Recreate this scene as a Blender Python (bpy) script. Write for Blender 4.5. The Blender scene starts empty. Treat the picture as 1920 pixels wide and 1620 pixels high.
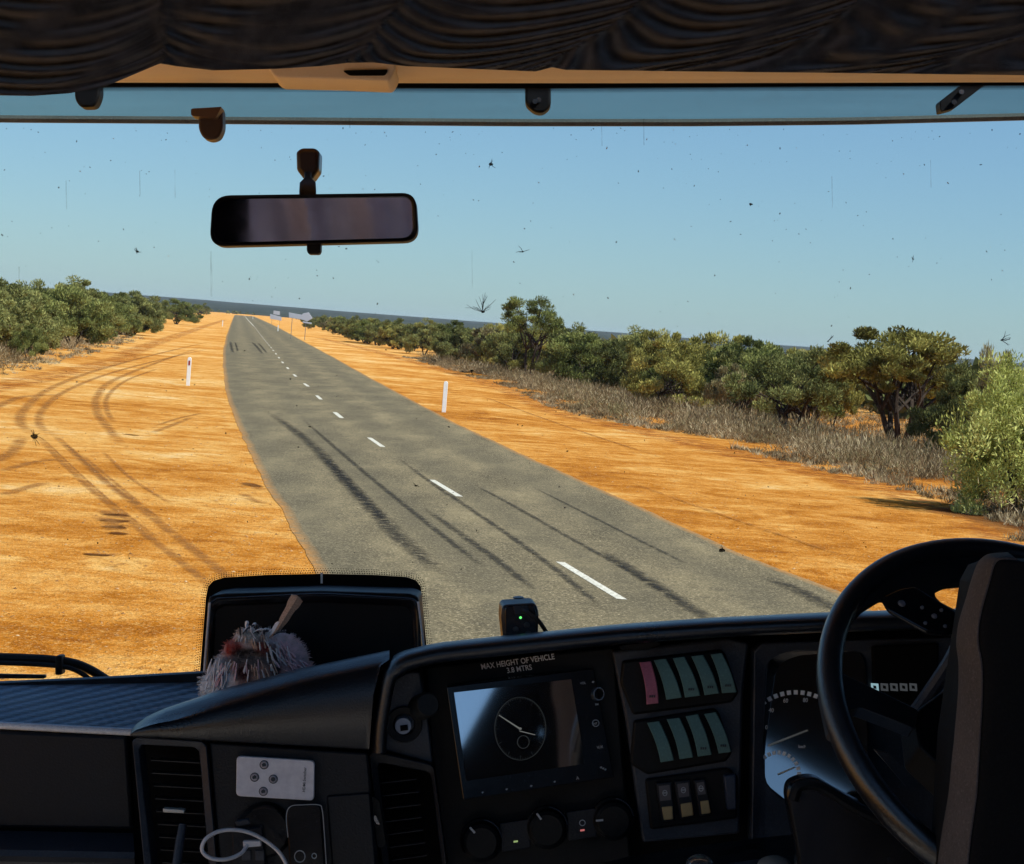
import bpy, bmesh, math, random
import numpy as np
from mathutils import Matrix, Vector

# ------------------------------------------------------------------ camera, sky, sun, exposure
S = bpy.context.scene
COL = S.collection
F = 4000.0                 # focal length in pixels of a 1920 wide frame
EYE = 2.70                 # eye height above the road
ROLL = math.radians(4.38)
PITCH = math.radians(2.69)
SUN_ELEV, SUN_AZ = 50.0, 118.0     # azimuth clockwise from straight ahead
R0 = Vector((1, 0, 0)); U0 = Vector((0, math.sin(PITCH), math.cos(PITCH))); F0 = Vector((0, math.cos(PITCH), -math.sin(PITCH)))
RT = R0 * math.cos(ROLL) + U0 * math.sin(ROLL)
UP = U0 * math.cos(ROLL) - R0 * math.sin(ROLL)
CAB = Matrix(((RT.x, F0.x, UP.x, 0), (RT.y, F0.y, UP.y, 0), (RT.z, F0.z, UP.z, EYE), (0, 0, 0, 1)))   # cab frame: x right, y forward, z up

cd = bpy.data.cameras.new("camera"); cam = bpy.data.objects.new("camera", cd); COL.objects.link(cam)
cam.matrix_world = Matrix(((RT.x, UP.x, -F0.x, 0), (RT.y, UP.y, -F0.y, 0), (RT.z, UP.z, -F0.z, EYE), (0, 0, 0, 1)))
cd.sensor_width = 36.0; cd.lens = 36.0 * F / 1920.0; cd.clip_start = 0.05; cd.clip_end = 30000
S.camera = cam

W = bpy.data.worlds.new("World"); S.world = W; W.use_nodes = True
nt = W.node_tree; bg = nt.nodes["Background"]
sky = nt.nodes.new("ShaderNodeTexSky"); sky.sky_type = 'NISHITA'; sky.sun_disc = False
sky.sun_elevation = math.radians(SUN_ELEV); sky.sun_rotation = math.radians(SUN_AZ)
sky.air_density = 1.0; sky.dust_density = 0.3; sky.ozone_density = 2.5; sky.altitude = 300
hs_ = nt.nodes.new("ShaderNodeMix"); hs_.data_type = 'RGBA'; hs_.blend_type = 'MULTIPLY'; hs_.inputs[0].default_value = 1.0; hs_.inputs[7].default_value = (0.69, .90, 1.06, 1)   # the clear blue of the day
gm_ = nt.nodes.new('ShaderNodeGamma'); gm_.inputs[1].default_value = 0.82; nt.links.new(sky.outputs[0], gm_.inputs[0]); nt.links.new(gm_.outputs[0], hs_.inputs[6]); nt.links.new(hs_.outputs[2], bg.inputs[0]); bg.inputs[1].default_value = 0.098

sd = bpy.data.lights.new("sun", 'SUN'); sd.energy = 5.0; sd.angle = math.radians(0.5); sd.color = (1, 0.93, 0.82)
sun = bpy.data.objects.new("sun", sd); COL.objects.link(sun)
e, a = math.radians(SUN_ELEV), math.radians(SUN_AZ)
sv = Vector((math.cos(e) * math.sin(a), math.cos(e) * math.cos(a), math.sin(e)))
sun.rotation_euler = sv.to_track_quat('Z', 'Y').to_euler(); sun.location = (20, -20, 60)
S.view_settings.view_transform = 'Standard'; S.view_settings.look = 'None'; S.view_settings.exposure = 0.47; S.view_settings.gamma = 1.0
S.cycles.max_bounces = 7; S.cycles.diffuse_bounces = 4; S.cycles.transparent_max_bounces = 16
S.cycles.sample_clamp_indirect = 6.0

rnd = random.Random(7); rng = np.random.default_rng(7)

# ------------------------------------------------------------------ helpers
def C(x, y, d):                       # photo point at depth d -> cab frame
    return Vector(((x - 960) / F * d, d, -(y - 810) / F * d))
def G(x, y, z=0.0):                   # photo point -> world point on the plane at height z
    v = RT * ((x - 960) / F) + F0 - UP * ((y - 810) / F)
    t = (z - EYE) / v.z
    return Vector((v.x * t, v.y * t, z))
def px_size(X, Y):                    # metres of one photo pixel at a ground point
    return math.hypot(X, Y) / F

class MB:
    def __init__(s): s.v = []; s.f = []; s.m = []
    def add(s, vs, fs, mi=0):
        n = len(s.v); s.v += [tuple(p) for p in vs]; s.f += [tuple(i + n for i in f) for f in fs]; s.m += [mi] * len(fs); return s
    def prism(s, pts, t, mi=0):       # front polygon of 3-D cab points pushed back by t
        n = len(pts); b = [Vector(p) + Vector((0, t, 0)) for p in pts]
        fs = [tuple(range(n)), tuple(range(2 * n - 1, n - 1, -1))] + [(i, i + n, (i + 1) % n + n, (i + 1) % n) for i in range(n)]
        return s.add(list(pts) + b, fs, mi)
    def ring(s, o, i, t, mi=0):       # two loops of equal length, pushed back by t
        n = len(o); k = Vector((0, t, 0))
        vs = list(o) + list(i) + [Vector(p) + k for p in o] + [Vector(p) + k for p in i]; fs = []
        for j in range(n):
            q = (j + 1) % n
            fs += [(j, q, n + q, n + j), (2 * n + q, 2 * n + j, 3 * n + j, 3 * n + q), (j, 2 * n + j, 2 * n + q, q), (n + q, 3 * n + q, 3 * n + j, n + j)]
        return s.add(vs, fs, mi)
    def loft(s, rows, close=False, mi=0, caps=False):
        n = len(rows[0]); vs = [p for r in rows for p in r]; fs = []
        for i in range(len(rows) - 1):
            for j in range(n if close else n - 1):
                q = (j + 1) % n
                fs.append((i * n + j, i * n + q, (i + 1) * n + q, (i + 1) * n + j))
        if caps: fs += [tuple(range(n))[::-1], tuple((len(rows) - 1) * n + j for j in range(n))]
        return s.add(vs, fs, mi)
    def tube(s, pts, r, n=10, mi=0):
        pts = [Vector(p) for p in pts]; rows = []; ref = None
        for i, p in enumerate(pts):
            t = (pts[min(i + 1, len(pts) - 1)] - pts[max(i - 1, 0)]).normalized()
            if ref is None: ref = t.orthogonal().normalized()
            ref = (ref - t * ref.dot(t)).normalized(); b = t.cross(ref)
            rr = r[i] if isinstance(r, (list, tuple)) else r
            rows.append([p + (ref * math.cos(2 * math.pi * k / n) + b * math.sin(2 * math.pi * k / n)) * rr for k in range(n)])
        return s.loft(rows, close=True, mi=mi, caps=True)
    def box(s, c, h, mi=0, rot=None):
        c = Vector(c); vs = []
        for x in (-1, 1):
            for y in (-1, 1):
                for z in (-1, 1):
                    o = Vector((x * h[0], y * h[1], z * h[2])); vs.append(c + (rot @ o if rot else o))
        return s.add(vs, [(0, 1, 3, 2), (4, 6, 7, 5), (0, 4, 5, 1), (2, 3, 7, 6), (0, 2, 6, 4), (1, 5, 7, 3)], mi)
    def lathe(s, c, prof, n=28, axis=None, mi=0):   # prof: (radius, offset towards -y) pairs round axis
        ax = (axis or Vector((0, -1, 0))).normalized(); u = Vector((1, 0, 0)); u = (u - ax * u.dot(ax)).normalized(); w = ax.cross(u); c = Vector(c)
        rows = [[c + ax * h + (u * math.cos(2 * math.pi * k / n) + w * math.sin(2 * math.pi * k / n)) * max(r, 1e-5) for k in range(n)] for r, h in prof]
        return s.loft(rows, close=True, mi=mi, caps=True)
    def build(s, name, mats, parent=None, bev=0, seg=2, smooth=True, recalc=True, mw=None, ang=38):
        me = bpy.data.meshes.new(name); me.from_pydata(s.v, [], s.f); me.update()
        if recalc:
            bm = bmesh.new(); bm.from_mesh(me); bmesh.ops.recalc_face_normals(bm, faces=bm.faces); bm.to_mesh(me); bm.free()
        for m in (mats if isinstance(mats, (list, tuple)) else [mats]): me.materials.append(m)
        if len(s.m) == len(me.polygons): me.polygons.foreach_set("material_index", s.m)
        if smooth:
            me.polygons.foreach_set("use_smooth", [True] * len(me.polygons)); me.set_sharp_from_angle(angle=math.radians(ang))
        o = bpy.data.objects.new(name, me); COL.objects.link(o)
        if parent is not None:
            o.parent = parent; b = parent.get("_b")
            if b is not None: me.transform(Matrix.Translation(-Vector(b)))
        elif mw is not None: o.matrix_world = mw
        if bev:
            md = o.modifiers.new("bevel", 'BEVEL'); md.width = bev; md.segments = seg; md.limit_method = 'ANGLE'; md.angle_limit = math.radians(35)
        return o

BASES = {}
def tag(o, label=None, cat=None, group=None, kind=None):
    if label: o["label"] = label
    if cat: o["category"] = cat
    if group: o["group"] = group
    if kind: o["kind"] = kind
    return o
class Thing:                          # an Empty in the cab frame that parents its parts
    def __init__(s, name, label, cat, base, group=None):
        s.b = Vector(base); s.o = bpy.data.objects.new(name, None); COL.objects.link(s.o); s.o.empty_display_size = 0.05
        s.o.matrix_world = CAB @ Matrix.Translation(s.b); tag(s.o, label, cat, group)
    def part(s, mb, name, mats, parent=None, **k):
        o = mb.build(name, mats, None, **k); o.data.transform(Matrix.Translation(-s.b)); o.parent = parent or s.o; return o
def single(mb, name, mats, label, cat, group=None, base=None, **k):   # a cab thing that is one mesh
    o = mb.build(name, mats, None, **k); b = Vector(base) if base else sum((Vector(v.co) for v in o.data.vertices), Vector()) / len(o.data.vertices)
    o.data.transform(Matrix.Translation(-b)); o.matrix_world = CAB @ Matrix.Translation(b); return tag(o, label, cat, group)

def resample(pts, n, closed=True):
    p = np.array([tuple(q) for q in pts], float)
    if closed: p = np.vstack([p, p[:1]])
    d = np.r_[0, np.cumsum(np.linalg.norm(np.diff(p, axis=0), axis=1))]
    t = np.linspace(0, d[-1], n, endpoint=not closed)
    return [tuple(np.interp(v, d, p[:, k]) for k in range(p.shape[1])) for v in t]
def rounded(pts, r, seg=5):           # 2-D polygon with rounded corners
    out = []; n = len(pts)
    for i in range(n):
        p = Vector(pts[i][:2]); a_ = Vector(pts[i - 1][:2]) - p; b_ = Vector(pts[(i + 1) % n][:2]) - p
        rr = r[i] if isinstance(r, (list, tuple)) else r
        k = min(rr, a_.length * .45, b_.length * .45)
        A = p + a_.normalized() * k; B = p + b_.normalized() * k
        for s_ in range(seg + 1):
            t = s_ / seg; q = A * (1 - t) ** 2 + p * 2 * t * (1 - t) + B * t * t; out.append((q.x, q.y))
    return out
def smooth_path(pts, n):              # Catmull-Rom through the points
    P = [Vector(p) for p in pts]; P = [P[0] * 2 - P[1]] + P + [P[-1] * 2 - P[-2]]; out = []
    m = len(P) - 3
    for k in range(n):
        t = k / (n - 1) * m; i = min(int(t), m - 1); t -= i; a_, b_, c_, d_ = P[i:i + 4]
        out.append(0.5 * ((2 * b_) + (c_ - a_) * t + (2 * a_ - 5 * b_ + 4 * c_ - d_) * t * t + (-a_ + 3 * b_ - 3 * c_ + d_) * t ** 3))
    return out
def L(pts, d): return [C(p[0], p[1], p[2] if len(p) > 2 else d) for p in pts]

# ------------------------------------------------------------------ materials
class N:
    def __init__(s, name):
        s.m = bpy.data.materials.new(name); s.m.use_nodes = True; s.t = s.m.node_tree; s.t.nodes.clear()
        s.out = s.n("OutputMaterial")
    def n(s, typ, **k):
        q = s.t.nodes.new("ShaderNode" + typ)
        for a_, v in k.items(): setattr(q, a_, v)
        return q
    def set(s, q, sock, v):
        i = q.inputs[sock]
        if isinstance(v, bpy.types.NodeSocket): s.t.links.new(v, i)
        else: i.default_value = v
    def coord(s, which="Object"): return s.n("TexCoord").outputs[which]
    def mapping(s, vec, scale=(1, 1, 1), rot=(0, 0, 0)):
        q = s.n("Mapping"); s.set(q, 0, vec); q.inputs["Scale"].default_value = scale; q.inputs["Rotation"].default_value = rot; return q.outputs[0]
    def noise(s, vec, scale, detail=3, rough=.55, out=0, dist=0):
        q = s.n("TexNoise"); s.set(q, "Vector", vec); q.inputs["Scale"].default_value = scale; q.inputs["Detail"].default_value = detail
        q.inputs["Roughness"].default_value = rough; q.inputs["Distortion"].default_value = dist; return q.outputs[out]
    def ramp(s, fac, stops, interp='LINEAR'):
        q = s.n("ValToRGB"); s.set(q, 0, fac); cr = q.color_ramp; cr.interpolation = interp
        while len(cr.elements) < len(stops): cr.elements.new(.5)
        for e_, (p, c) in zip(cr.elements, stops): e_.position = p; e_.color = (*c, 1) if len(c) == 3 else c
        return q.outputs[0]
    def mix(s, f, a_, b_, typ='RGBA', blend='MIX'):
        q = s.n("Mix", data_type=typ)
        if typ == 'RGBA': q.blend_type = blend; ia, ib, o = 6, 7, 2
        else: ia, ib, o = 2, 3, 0
        s.set(q, 0, f)
        for i, v in ((ia, a_), (ib, b_)):
            if isinstance(v, (tuple, list)) and len(v) == 3: v = (*v, 1)
            s.set(q, i, v)
        return q.outputs[o]
    def math(s, op, a_, b_=0.0, c_=0.0, clamp=False):
        q = s.n("Math", operation=op, use_clamp=clamp); s.set(q, 0, a_); s.set(q, 1, b_); s.set(q, 2, c_); return q.outputs[0]
    def mapr(s, v, a_, b_, c_=0.0, d_=1.0):
        q = s.n("MapRange"); q.inputs[1].default_value = a_; q.inputs[2].default_value = b_; q.inputs[3].default_value = c_; q.inputs[4].default_value = d_; s.set(q, 0, v); return q.outputs[0]
    def bsdf(s, color, rough=.5, spec=.5, metal=0, bump=None, bstr=.3, bdist=.001, **k):
        q = s.n("BsdfPrincipled")
        s.set(q, "Base Color", (*color, 1) if isinstance(color, tuple) and len(color) == 3 else color)
        s.set(q, "Roughness", rough); s.set(q, "Specular IOR Level", spec); s.set(q, "Metallic", metal)
        for a_, v in k.items(): s.set(q, a_.replace("_", " "), (*v, 1) if isinstance(v, tuple) and len(v) == 3 else v)
        if bump is not None:
            b = s.n("Bump"); b.inputs["Strength"].default_value = bstr; b.inputs["Distance"].default_value = bdist; s.set(b, "Height", bump); s.set(q, "Normal", b.outputs[0])
        s.t.links.new(q.outputs[0], s.out.inputs[0]); return q

def plastic(name, col, rough=.5, grain=.35, spec=.35, scale=420, dirt=.35):
    m = N(name); c = m.coord(); g = m.noise(c, scale, 2); d = m.noise(c, 9, 4, .6)
    cc = m.mix(m.mapr(d, .35, .75), tuple(v * (1 - dirt * .4) for v in col), tuple(min(1, v * (1 + dirt)) for v in col))
    sp = m.noise(c, 380, 2, .7); cc = m.mix(m.mapr(sp, .55, .72, 0, dirt * 1.1), cc, tuple(min(1, v * 2.4 + .004) for v in col)); cc = m.mix(m.mapr(sp, .45, .3, 0, dirt), cc, tuple(v * .45 for v in col))
    m.bsdf(cc, m.mapr(d, .3, .8, rough - .08, rough + .1), spec, bump=g, bstr=grain, bdist=.0006); return m.m
def plain(name, col, rough=.5, metal=0, spec=.5):
    m = N(name); n_ = m.noise(m.coord(), 60, 3); cc = m.mix(m.mapr(n_, .3, .7, 0, .25), tuple(col), tuple(v * .75 for v in col))
    m.bsdf(cc, rough, spec, metal); return m.m
def glow(name, col, s_=1.0):
    m = N(name); m.bsdf((.02, .02, .02), .95, 0.0, Emission_Color=col, Emission_Strength=s_); return m.m

M = {}
M['dash'] = plastic("dash_plastic", (.0058, .0070, .0105), .32, .8, .7)
M['fascia'] = plastic("fascia_plastic", (.0062, .0076, .0118), .45, .9, .3)
M['grey'] = plastic("grey_panel_plastic", (.026, .031, .042), .45, .7, .4)
M['black'] = plastic("black_plastic", (.0035, .0037, .0045), .5, .4, .2)
M['gloss'] = plastic("gloss_black_plastic", (.008, .008, .01), .22, .1, .5)
M['recess'] = plain("recess_black", (.004, .004, .004), .8, 0, .1)
M['rim'] = plastic("wheel_leather", (.0075, .0085, .012), .36, .5, .9)
M['trim'] = plastic("beige_trim", (.86, .71, .54), .55, .2, dirt=.1)
M['shell'] = plastic("shell_lining", (.72, .68, .64), .8, .2, dirt=.1); M['dlining'] = plain("dark_lining_cloth", (.005, .005, .0055), 1.0, 0, 0.0)
M['white'] = plastic("white_paint", (.8, .8, .78), .5, .05, dirt=.15)
M['letter'] = plain("white_lettering", (.85, .85, .85), .6)
M['chrome'] = plain("chrome", (.75, .77, .8), .2, 1)
M['rubber'] = plastic("rubber", (.012, .012, .012), .6, .2)
M['bark'] = None

# ------------------------------------------------------------------ world ground, road, hills
def mat_ground():
    m = N("red_dirt"); c = m.coord(); n0 = m.noise(c, .13, 4, .6); n1 = m.noise(m.mapping(c, (1.1, .10, 1)), 1.0, 5, .65); n2 = m.noise(c, .75, 5, .7, dist=.6); n3 = m.noise(c, 5.5, 5, .75); n4 = m.noise(c, 24, 3, .7); n5 = m.noise(c, 2.0, 4, .75)
    t = m.math('ADD', m.math('MULTIPLY', n0, .45), m.math('ADD', m.math('MULTIPLY', n1, .14), m.math('MULTIPLY', n2, .51)))
    sx_ = m.n("SeparateXYZ"); m.set(sx_, 0, c); t = m.math('ADD', t, m.mapr(sx_.outputs[0], -10.0, 2.0, .045, -.012))
    col = m.ramp(t, [(.43, (.30, .088, .009)), (.50, (.48, .165, .017)), (.56, (.62, .255, .046)), (.63, (.74, .385, .105)), (.71, (.82, .55, .25))])
    col = m.mix(m.mapr(n3, .50, .70, 0, .75), col, (.26, .092, .018)); col = m.mix(m.mapr(n3, .47, .30, 0, .55), col, (.80, .46, .14))
    col = m.mix(m.mapr(n4, .56, .70, 0, .6), col, (.88, .60, .28)); col = m.mix(m.mapr(n4, .42, .28, 0, .6), col, (.20, .075, .018))
    col = m.mix(m.mapr(n5, .66, .76, 0, .7), col, (.17, .062, .018))
    m.bsdf(col, 1.0, 0.0, bump=m.mix(.5, n3, n4, 'FLOAT'), bstr=1.0, bdist=.09); return m.m
def mat_road():
    m = N("asphalt"); uv = m.n("UVMap"); sp = m.n("SeparateXYZ"); m.set(sp, 0, uv.outputs[0]); u, v = sp.outputs[0], sp.outputs[1]
    c = m.coord(); n1 = m.noise(m.mapping(c, (1.0, .22, 1)), 1, 5, .65); n2 = m.noise(c, 3.6, 8, .86); n3 = m.noise(c, 30, 3, .8); tar = .0
    col = m.ramp(n1, [(.3, (.092, .0755, .047)), (.5, (.147, .1185, .071)), (.7, (.232, .184, .105))])
    col = m.mix(m.mapr(n2, .52, .68, 0, .75), col, (.036, .034, .029)); col = m.mix(m.mapr(n2, .46, .32, 0, .5), col, (.36, .29, .175)); col = m.mix(m.mapr(n3, .54, .66, 0, .7), col, (.62, .50, .32)); col = m.mix(m.mapr(n3, .43, .3, 0, .7), col, (.03, .028, .025))
    lane = m.math('MULTIPLY', m.math('ADD', m.math('SINE', m.math('MULTIPLY', u, 25.1)), 1.0), .16); col = m.mix(lane, col, (.085, .076, .055))
    edge = m.math('MULTIPLY', m.math('MAXIMUM', m.math('SUBTRACT', m.math('ABSOLUTE', m.math('SUBTRACT', u, .5)), .472), 0.0), 26); dust = m.math('MULTIPLY', edge, m.mapr(n2, .38, .58, 0, 1.6), clamp=True)
    col = m.mix(dust, col, (.42, .2, .06))
    m.bsdf(col, m.mapr(n3, .3, .7, .9, 1.0), .04, bump=n3, bstr=.6, bdist=.015); return m.m
def mat_track():
    m = N("tyre_rut_and_shade"); uv = m.n("UVMap"); sp = m.n("SeparateXYZ"); m.set(sp, 0, uv.outputs[0]); c = m.coord()
    n1 = m.noise(c, 3, 4, .7); n2 = m.noise(c, 25, 3, .7)
    col = m.mix(n2, (.22, .085, .02), (.40, .17, .045)); b = m.bsdf(col, .95, .1, bump=n2, bstr=.6, bdist=.03)
    a_ = m.math('SUBTRACT', 1.0, m.math('ABSOLUTE', m.math('SUBTRACT', m.math('MULTIPLY', sp.outputs[0], 2.0), 1.0)))
    ends = m.math('MULTIPLY', m.math('MULTIPLY', sp.outputs[1], m.math('SUBTRACT', 1.0, sp.outputs[1])), 8.0, clamp=True)
    al = m.math('MULTIPLY', m.math('MULTIPLY', m.mapr(a_, .0, .7), m.mapr(n1, .32, .6)), ends, clamp=True)
    tr = m.n("BsdfTransparent"); mx = m.n("MixShader"); m.set(mx, 0, m.math('MULTIPLY', al, .62)); m.t.links.new(tr.outputs[0], mx.inputs[1]); m.t.links.new(b.outputs[0], mx.inputs[2]); m.t.links.new(mx.outputs[0], m.out.inputs[0]); return m.m
def mat_tar():
    m = N("soft_tar"); uv = m.n("UVMap"); sp = m.n("SeparateXYZ"); m.set(sp, 0, uv.outputs[0]); c = m.coord(); n1 = m.noise(c, 3.5, 4, .75); n2 = m.noise(c, 7, 6, .85); b = m.bsdf(m.mix(n2, (.012, .012, .013), (.045, .043, .04)), .9, .05)
    a_ = m.math('SUBTRACT', 1.0, m.math('ABSOLUTE', m.math('SUBTRACT', m.math('MULTIPLY', sp.outputs[0], 2.0), 1.0))); ends = m.math('MULTIPLY', m.math('MULTIPLY', sp.outputs[1], m.math('SUBTRACT', 1.0, sp.outputs[1])), 7.0, clamp=True)
    k = m.math('MULTIPLY', m.math('MULTIPLY', a_, ends), m.math('ADD', m.mapr(n1, .3, .62, .3, 1.2), m.mapr(n2, .35, .65, -.45, .35)), clamp=True); k = m.mapr(k, .12, .75)
    tr = m.n("BsdfTransparent"); mx = m.n("MixShader"); m.set(mx, 0, m.math('MULTIPLY', k, .55, clamp=True)); m.t.links.new(tr.outputs[0], mx.inputs[1]); m.t.links.new(b.outputs[0], mx.inputs[2]); m.t.links.new(mx.outputs[0], m.out.inputs[0]); return m.m
def mat_line():
    m = N("road_paint"); c = m.coord(); n1 = m.noise(c, 30, 3, .7); m.bsdf(m.mix(m.mapr(n1, .42, .68, 0, .8), (.70, .66, .56), (.22, .19, .13)), .8, .2); return m.m

def sheet(name, verts, faces, mat, uvs=None, parent=None, kind=None):
    me = bpy.data.meshes.new(name); me.from_pydata([tuple(v) for v in verts], [], faces); me.materials.append(mat)
    if uvs is not None:
        ul = me.uv_layers.new(name="UVMap")
        for p in me.polygons:
            for li in p.loop_indices: ul.data[li].uv = uvs[me.loops[li].vertex_index]
    me.update(); o = bpy.data.objects.new(name, me); COL.objects.link(o)
    if parent: o.parent = parent
    if kind: o["kind"] = kind
    return o

ground = sheet("ground", [(-6000, -60, 0), (6000, -60, 0), (6000, 9000, 0), (-6000, 9000, 0)], [(0, 1, 2, 3)], mat_ground(), kind="structure")
# road outline read off as ground points (left edge, right edge), resampled by distance
LE = [(700, 1235), (590, 1065), (530, 962), (480, 872), (443, 795), (424, 735), (418, 690), (419, 655), (426, 625), (433, 606), (437, 596), (440, 590.5)]
RE = [(1720, 1200), (1570, 1108), (1390, 1040), (1200, 950), (1000, 862), (850, 792), (700, 712), (620, 667), (560, 635), (520, 613), (492, 600), (474, 592.5)]
lw = [G(*p) for p in LE]; rw = [G(*p) for p in RE]
CE = [(1165, 1125), (1050, 1055), (862, 932), (805, 898), (717, 838), (688, 818), (643, 786), (628, 774), (604, 751), (594, 742), (577, 724), (568, 718), (549, 701), (530, 680), (510, 654), (495, 636), (478, 614), (466, 601), (458, 591.5)]
cw = [G(*p) for p in CE]
def by_y(pts, Y): return float(np.interp(Y, [p.y for p in pts], [p.x for p in pts]))
lw.insert(0, lw[0] + (lw[0] - lw[1]).normalized() * 30); rw.insert(0, rw[0] + (rw[0] - rw[1]).normalized() * 30)
ys = list(np.concatenate([np.arange(0, 60, .5), np.arange(60, 200, 1.5), np.geomspace(200, min(lw[-1].y, rw[-1].y), 60)]))
vs, fs, uvs = [], [], []; K = 12
wl = wr = 0.0
for i, Y in enumerate(ys):
    wl = wl * .7 + rnd.uniform(-.018, .018); wr = wr * .7 + rnd.uniform(-.018, .018)
    xl, xr = by_y(lw, Y) + wl, by_y(rw, Y) + wr
    for k in range(K + 1):
        u = k / K; vs.append((xl + (xr - xl) * u, Y, .006)); uvs.append((u, Y))
for i in range(len(ys) - 1):
    for k in range(K):
        b = i * (K + 1) + k; fs.append((b, b + 1, b + K + 2, b + K + 1))
road = sheet("road", vs, fs, mat_road(), uvs, kind="structure")
# centre line: dashes near, running together into a solid line far off
vs, fs = [], []
def dash(y0, y1, w=.058):
    n = max(2, int((y1 - y0) / 6) + 2); b = len(vs)
    for i in range(n):
        Y = y0 + (y1 - y0) * i / (n - 1); X = by_y(cw, Y)
        vs.extend([(X - w + rnd.uniform(-.01, .01), Y, .010), (X + w + rnd.uniform(-.01, .01), Y, .010)])
    fs.extend([(b + 2 * i, b + 2 * i + 1, b + 2 * i + 3, b + 2 * i + 2) for i in range(n - 1)])
y0 = cw[0].y; y1 = cw[1].y; per = (cw[9].y - cw[1].y) / 4
for k in range(-1, 9): dash(y0 + k * per, y0 + k * per + (y1 - y0))
yk = y0 + 9 * per
while yk < 420: dash(yk, yk + (y1 - y0)); yk += per
dash(yk - 20, 1300, .08)
sheet("centre_line", vs, fs, mat_line(), parent=road)
def strip(pts, w, z, n=40):
    P = smooth_path([G(*p) for p in pts], n); v, u = [], []
    for i, p in enumerate(P):
        t = (P[min(i + 1, n - 1)] - P[max(i - 1, 0)]).normalized(); s_ = Vector((t.y, -t.x, 0)) * w / 2
        v += [(p - s_) + Vector((0, 0, z)), (p + s_) + Vector((0, 0, z))]; u += [(0, i / (n - 1)), (1, i / (n - 1))]
    return v, u, [(2 * i, 2 * i + 1, 2 * i + 3, 2 * i + 2) for i in range(n - 1)]
def strips(name, specs, z, mat, parent):
    V, U, Fc = [], [], []
    for k, (pts, w) in enumerate(specs):
        v, u, f = strip(pts, w, z + k * .0006); n = len(V); V += v; U += u; Fc += [tuple(i + n for i in q) for q in f]
    return sheet(name, V, Fc, mat, U, parent)
strips("tyre_track_and_shade", [
    ([(395, 640), (290, 665), (180, 695), (95, 728), (48, 765), (38, 790), (58, 815)], .32), ([(400, 652), (300, 675), (200, 702), (120, 735), (80, 768), (74, 795), (92, 815)], .26),
    ([(380, 650), (300, 678), (215, 712), (183, 742), (182, 772), (205, 805), (232, 838)], .3), ([(300, 690), (240, 712), (204, 740), (200, 768), (215, 795)], .2),
    ([(66, 812), (110, 860), (165, 912), (225, 962), (290, 1015), (360, 1070), (430, 1130)], .17), ([(90, 806), (140, 850), (195, 900), (262, 952), (330, 1005), (400, 1060), (470, 1120)], .2),
    ([(112, 822), (160, 866), (215, 914), (280, 962)], .1), ([(150, 850), (205, 896), (262, 944), (310, 980)], .1), ([(76, 818), (128, 868), (182, 918), (240, 966), (300, 1012)], .07),
    ([(45, 816), (20, 850), (-40, 880)], .3), ([(0, 885), (60, 868), (110, 862), (170, 866)], .25), ([(0, 930), (50, 915), (90, 905)], .25), ([(190, 845), (250, 900), (330, 950)], .12),
    ([(285, 812), (330, 795), (360, 782)], .2), ([(290, 800), (335, 785), (380, 775)], .15), ([(-20, 770), (40, 745), (120, 740)], .35),
    ([(192, 956), (215, 968), (240, 972)], .3), ([(190, 968), (218, 985), (243, 988)], .34), ([(200, 985), (222, 996), (238, 1000)], .3), ([(160, 1040), (195, 1042), (225, 1040)], .12), ([(190, 1058), (210, 1062), (235, 1058)], .08),
    ([(452, 905), (480, 915), (500, 920)], .25), ([(455, 925), (478, 940), (505, 945)], .2),
    ([(1180, 905), (1350, 965), (1600, 1050)], .12), ([(900, 742), (1050, 796), (1250, 862)], .16),
    ([(1730, 958), (1800, 968), (1880, 990), (1960, 1020)], .7), ([(1760, 950), (1830, 965), (1920, 990)], .6),  # these two paint dark earth and bush shadow, not tracks
], .003, mat_track(), ground)
M_RED = N("red_soil"); c_ = M_RED.coord(); n_ = M_RED.noise(c_, 1.6, 5, .75); n2_ = M_RED.noise(c_, 12, 4, .7); b_ = M_RED.bsdf(M_RED.mix(n2_, (.26, .065, .010), (.44, .13, .022)), .95, .1, bump=n2_, bstr=.8, bdist=.05); t_ = M_RED.n("BsdfTransparent"); x_ = M_RED.n("MixShader"); u_ = M_RED.n("UVMap"); s_ = M_RED.n("SeparateXYZ"); M_RED.set(s_, 0, u_.outputs[0])
k_ = M_RED.math('SUBTRACT', 1.0, M_RED.math('ABSOLUTE', M_RED.math('SUBTRACT', M_RED.math('MULTIPLY', s_.outputs[0], 2.0), 1.0))); M_RED.set(x_, 0, M_RED.math('MULTIPLY', M_RED.mapr(n_, .44, .66, 0, .8), M_RED.mapr(k_, 0, .5), clamp=True)); M_RED.t.links.new(t_.outputs[0], x_.inputs[1]); M_RED.t.links.new(b_.outputs[0], x_.inputs[2]); M_RED.t.links.new(x_.outputs[0], M_RED.out.inputs[0])
M_STAIN_SHADE = N("damp_stain_and_shade"); c_ = M_STAIN_SHADE.coord(); n_ = M_STAIN_SHADE.noise(c_, 5.0, 5, .8); b_ = M_STAIN_SHADE.bsdf((.10, .034, .012), 1.0, 0.0); t_ = M_STAIN_SHADE.n("BsdfTransparent"); x_ = M_STAIN_SHADE.n("MixShader"); u_ = M_STAIN_SHADE.n("UVMap"); s_ = M_STAIN_SHADE.n("SeparateXYZ"); M_STAIN_SHADE.set(s_, 0, u_.outputs[0])
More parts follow.
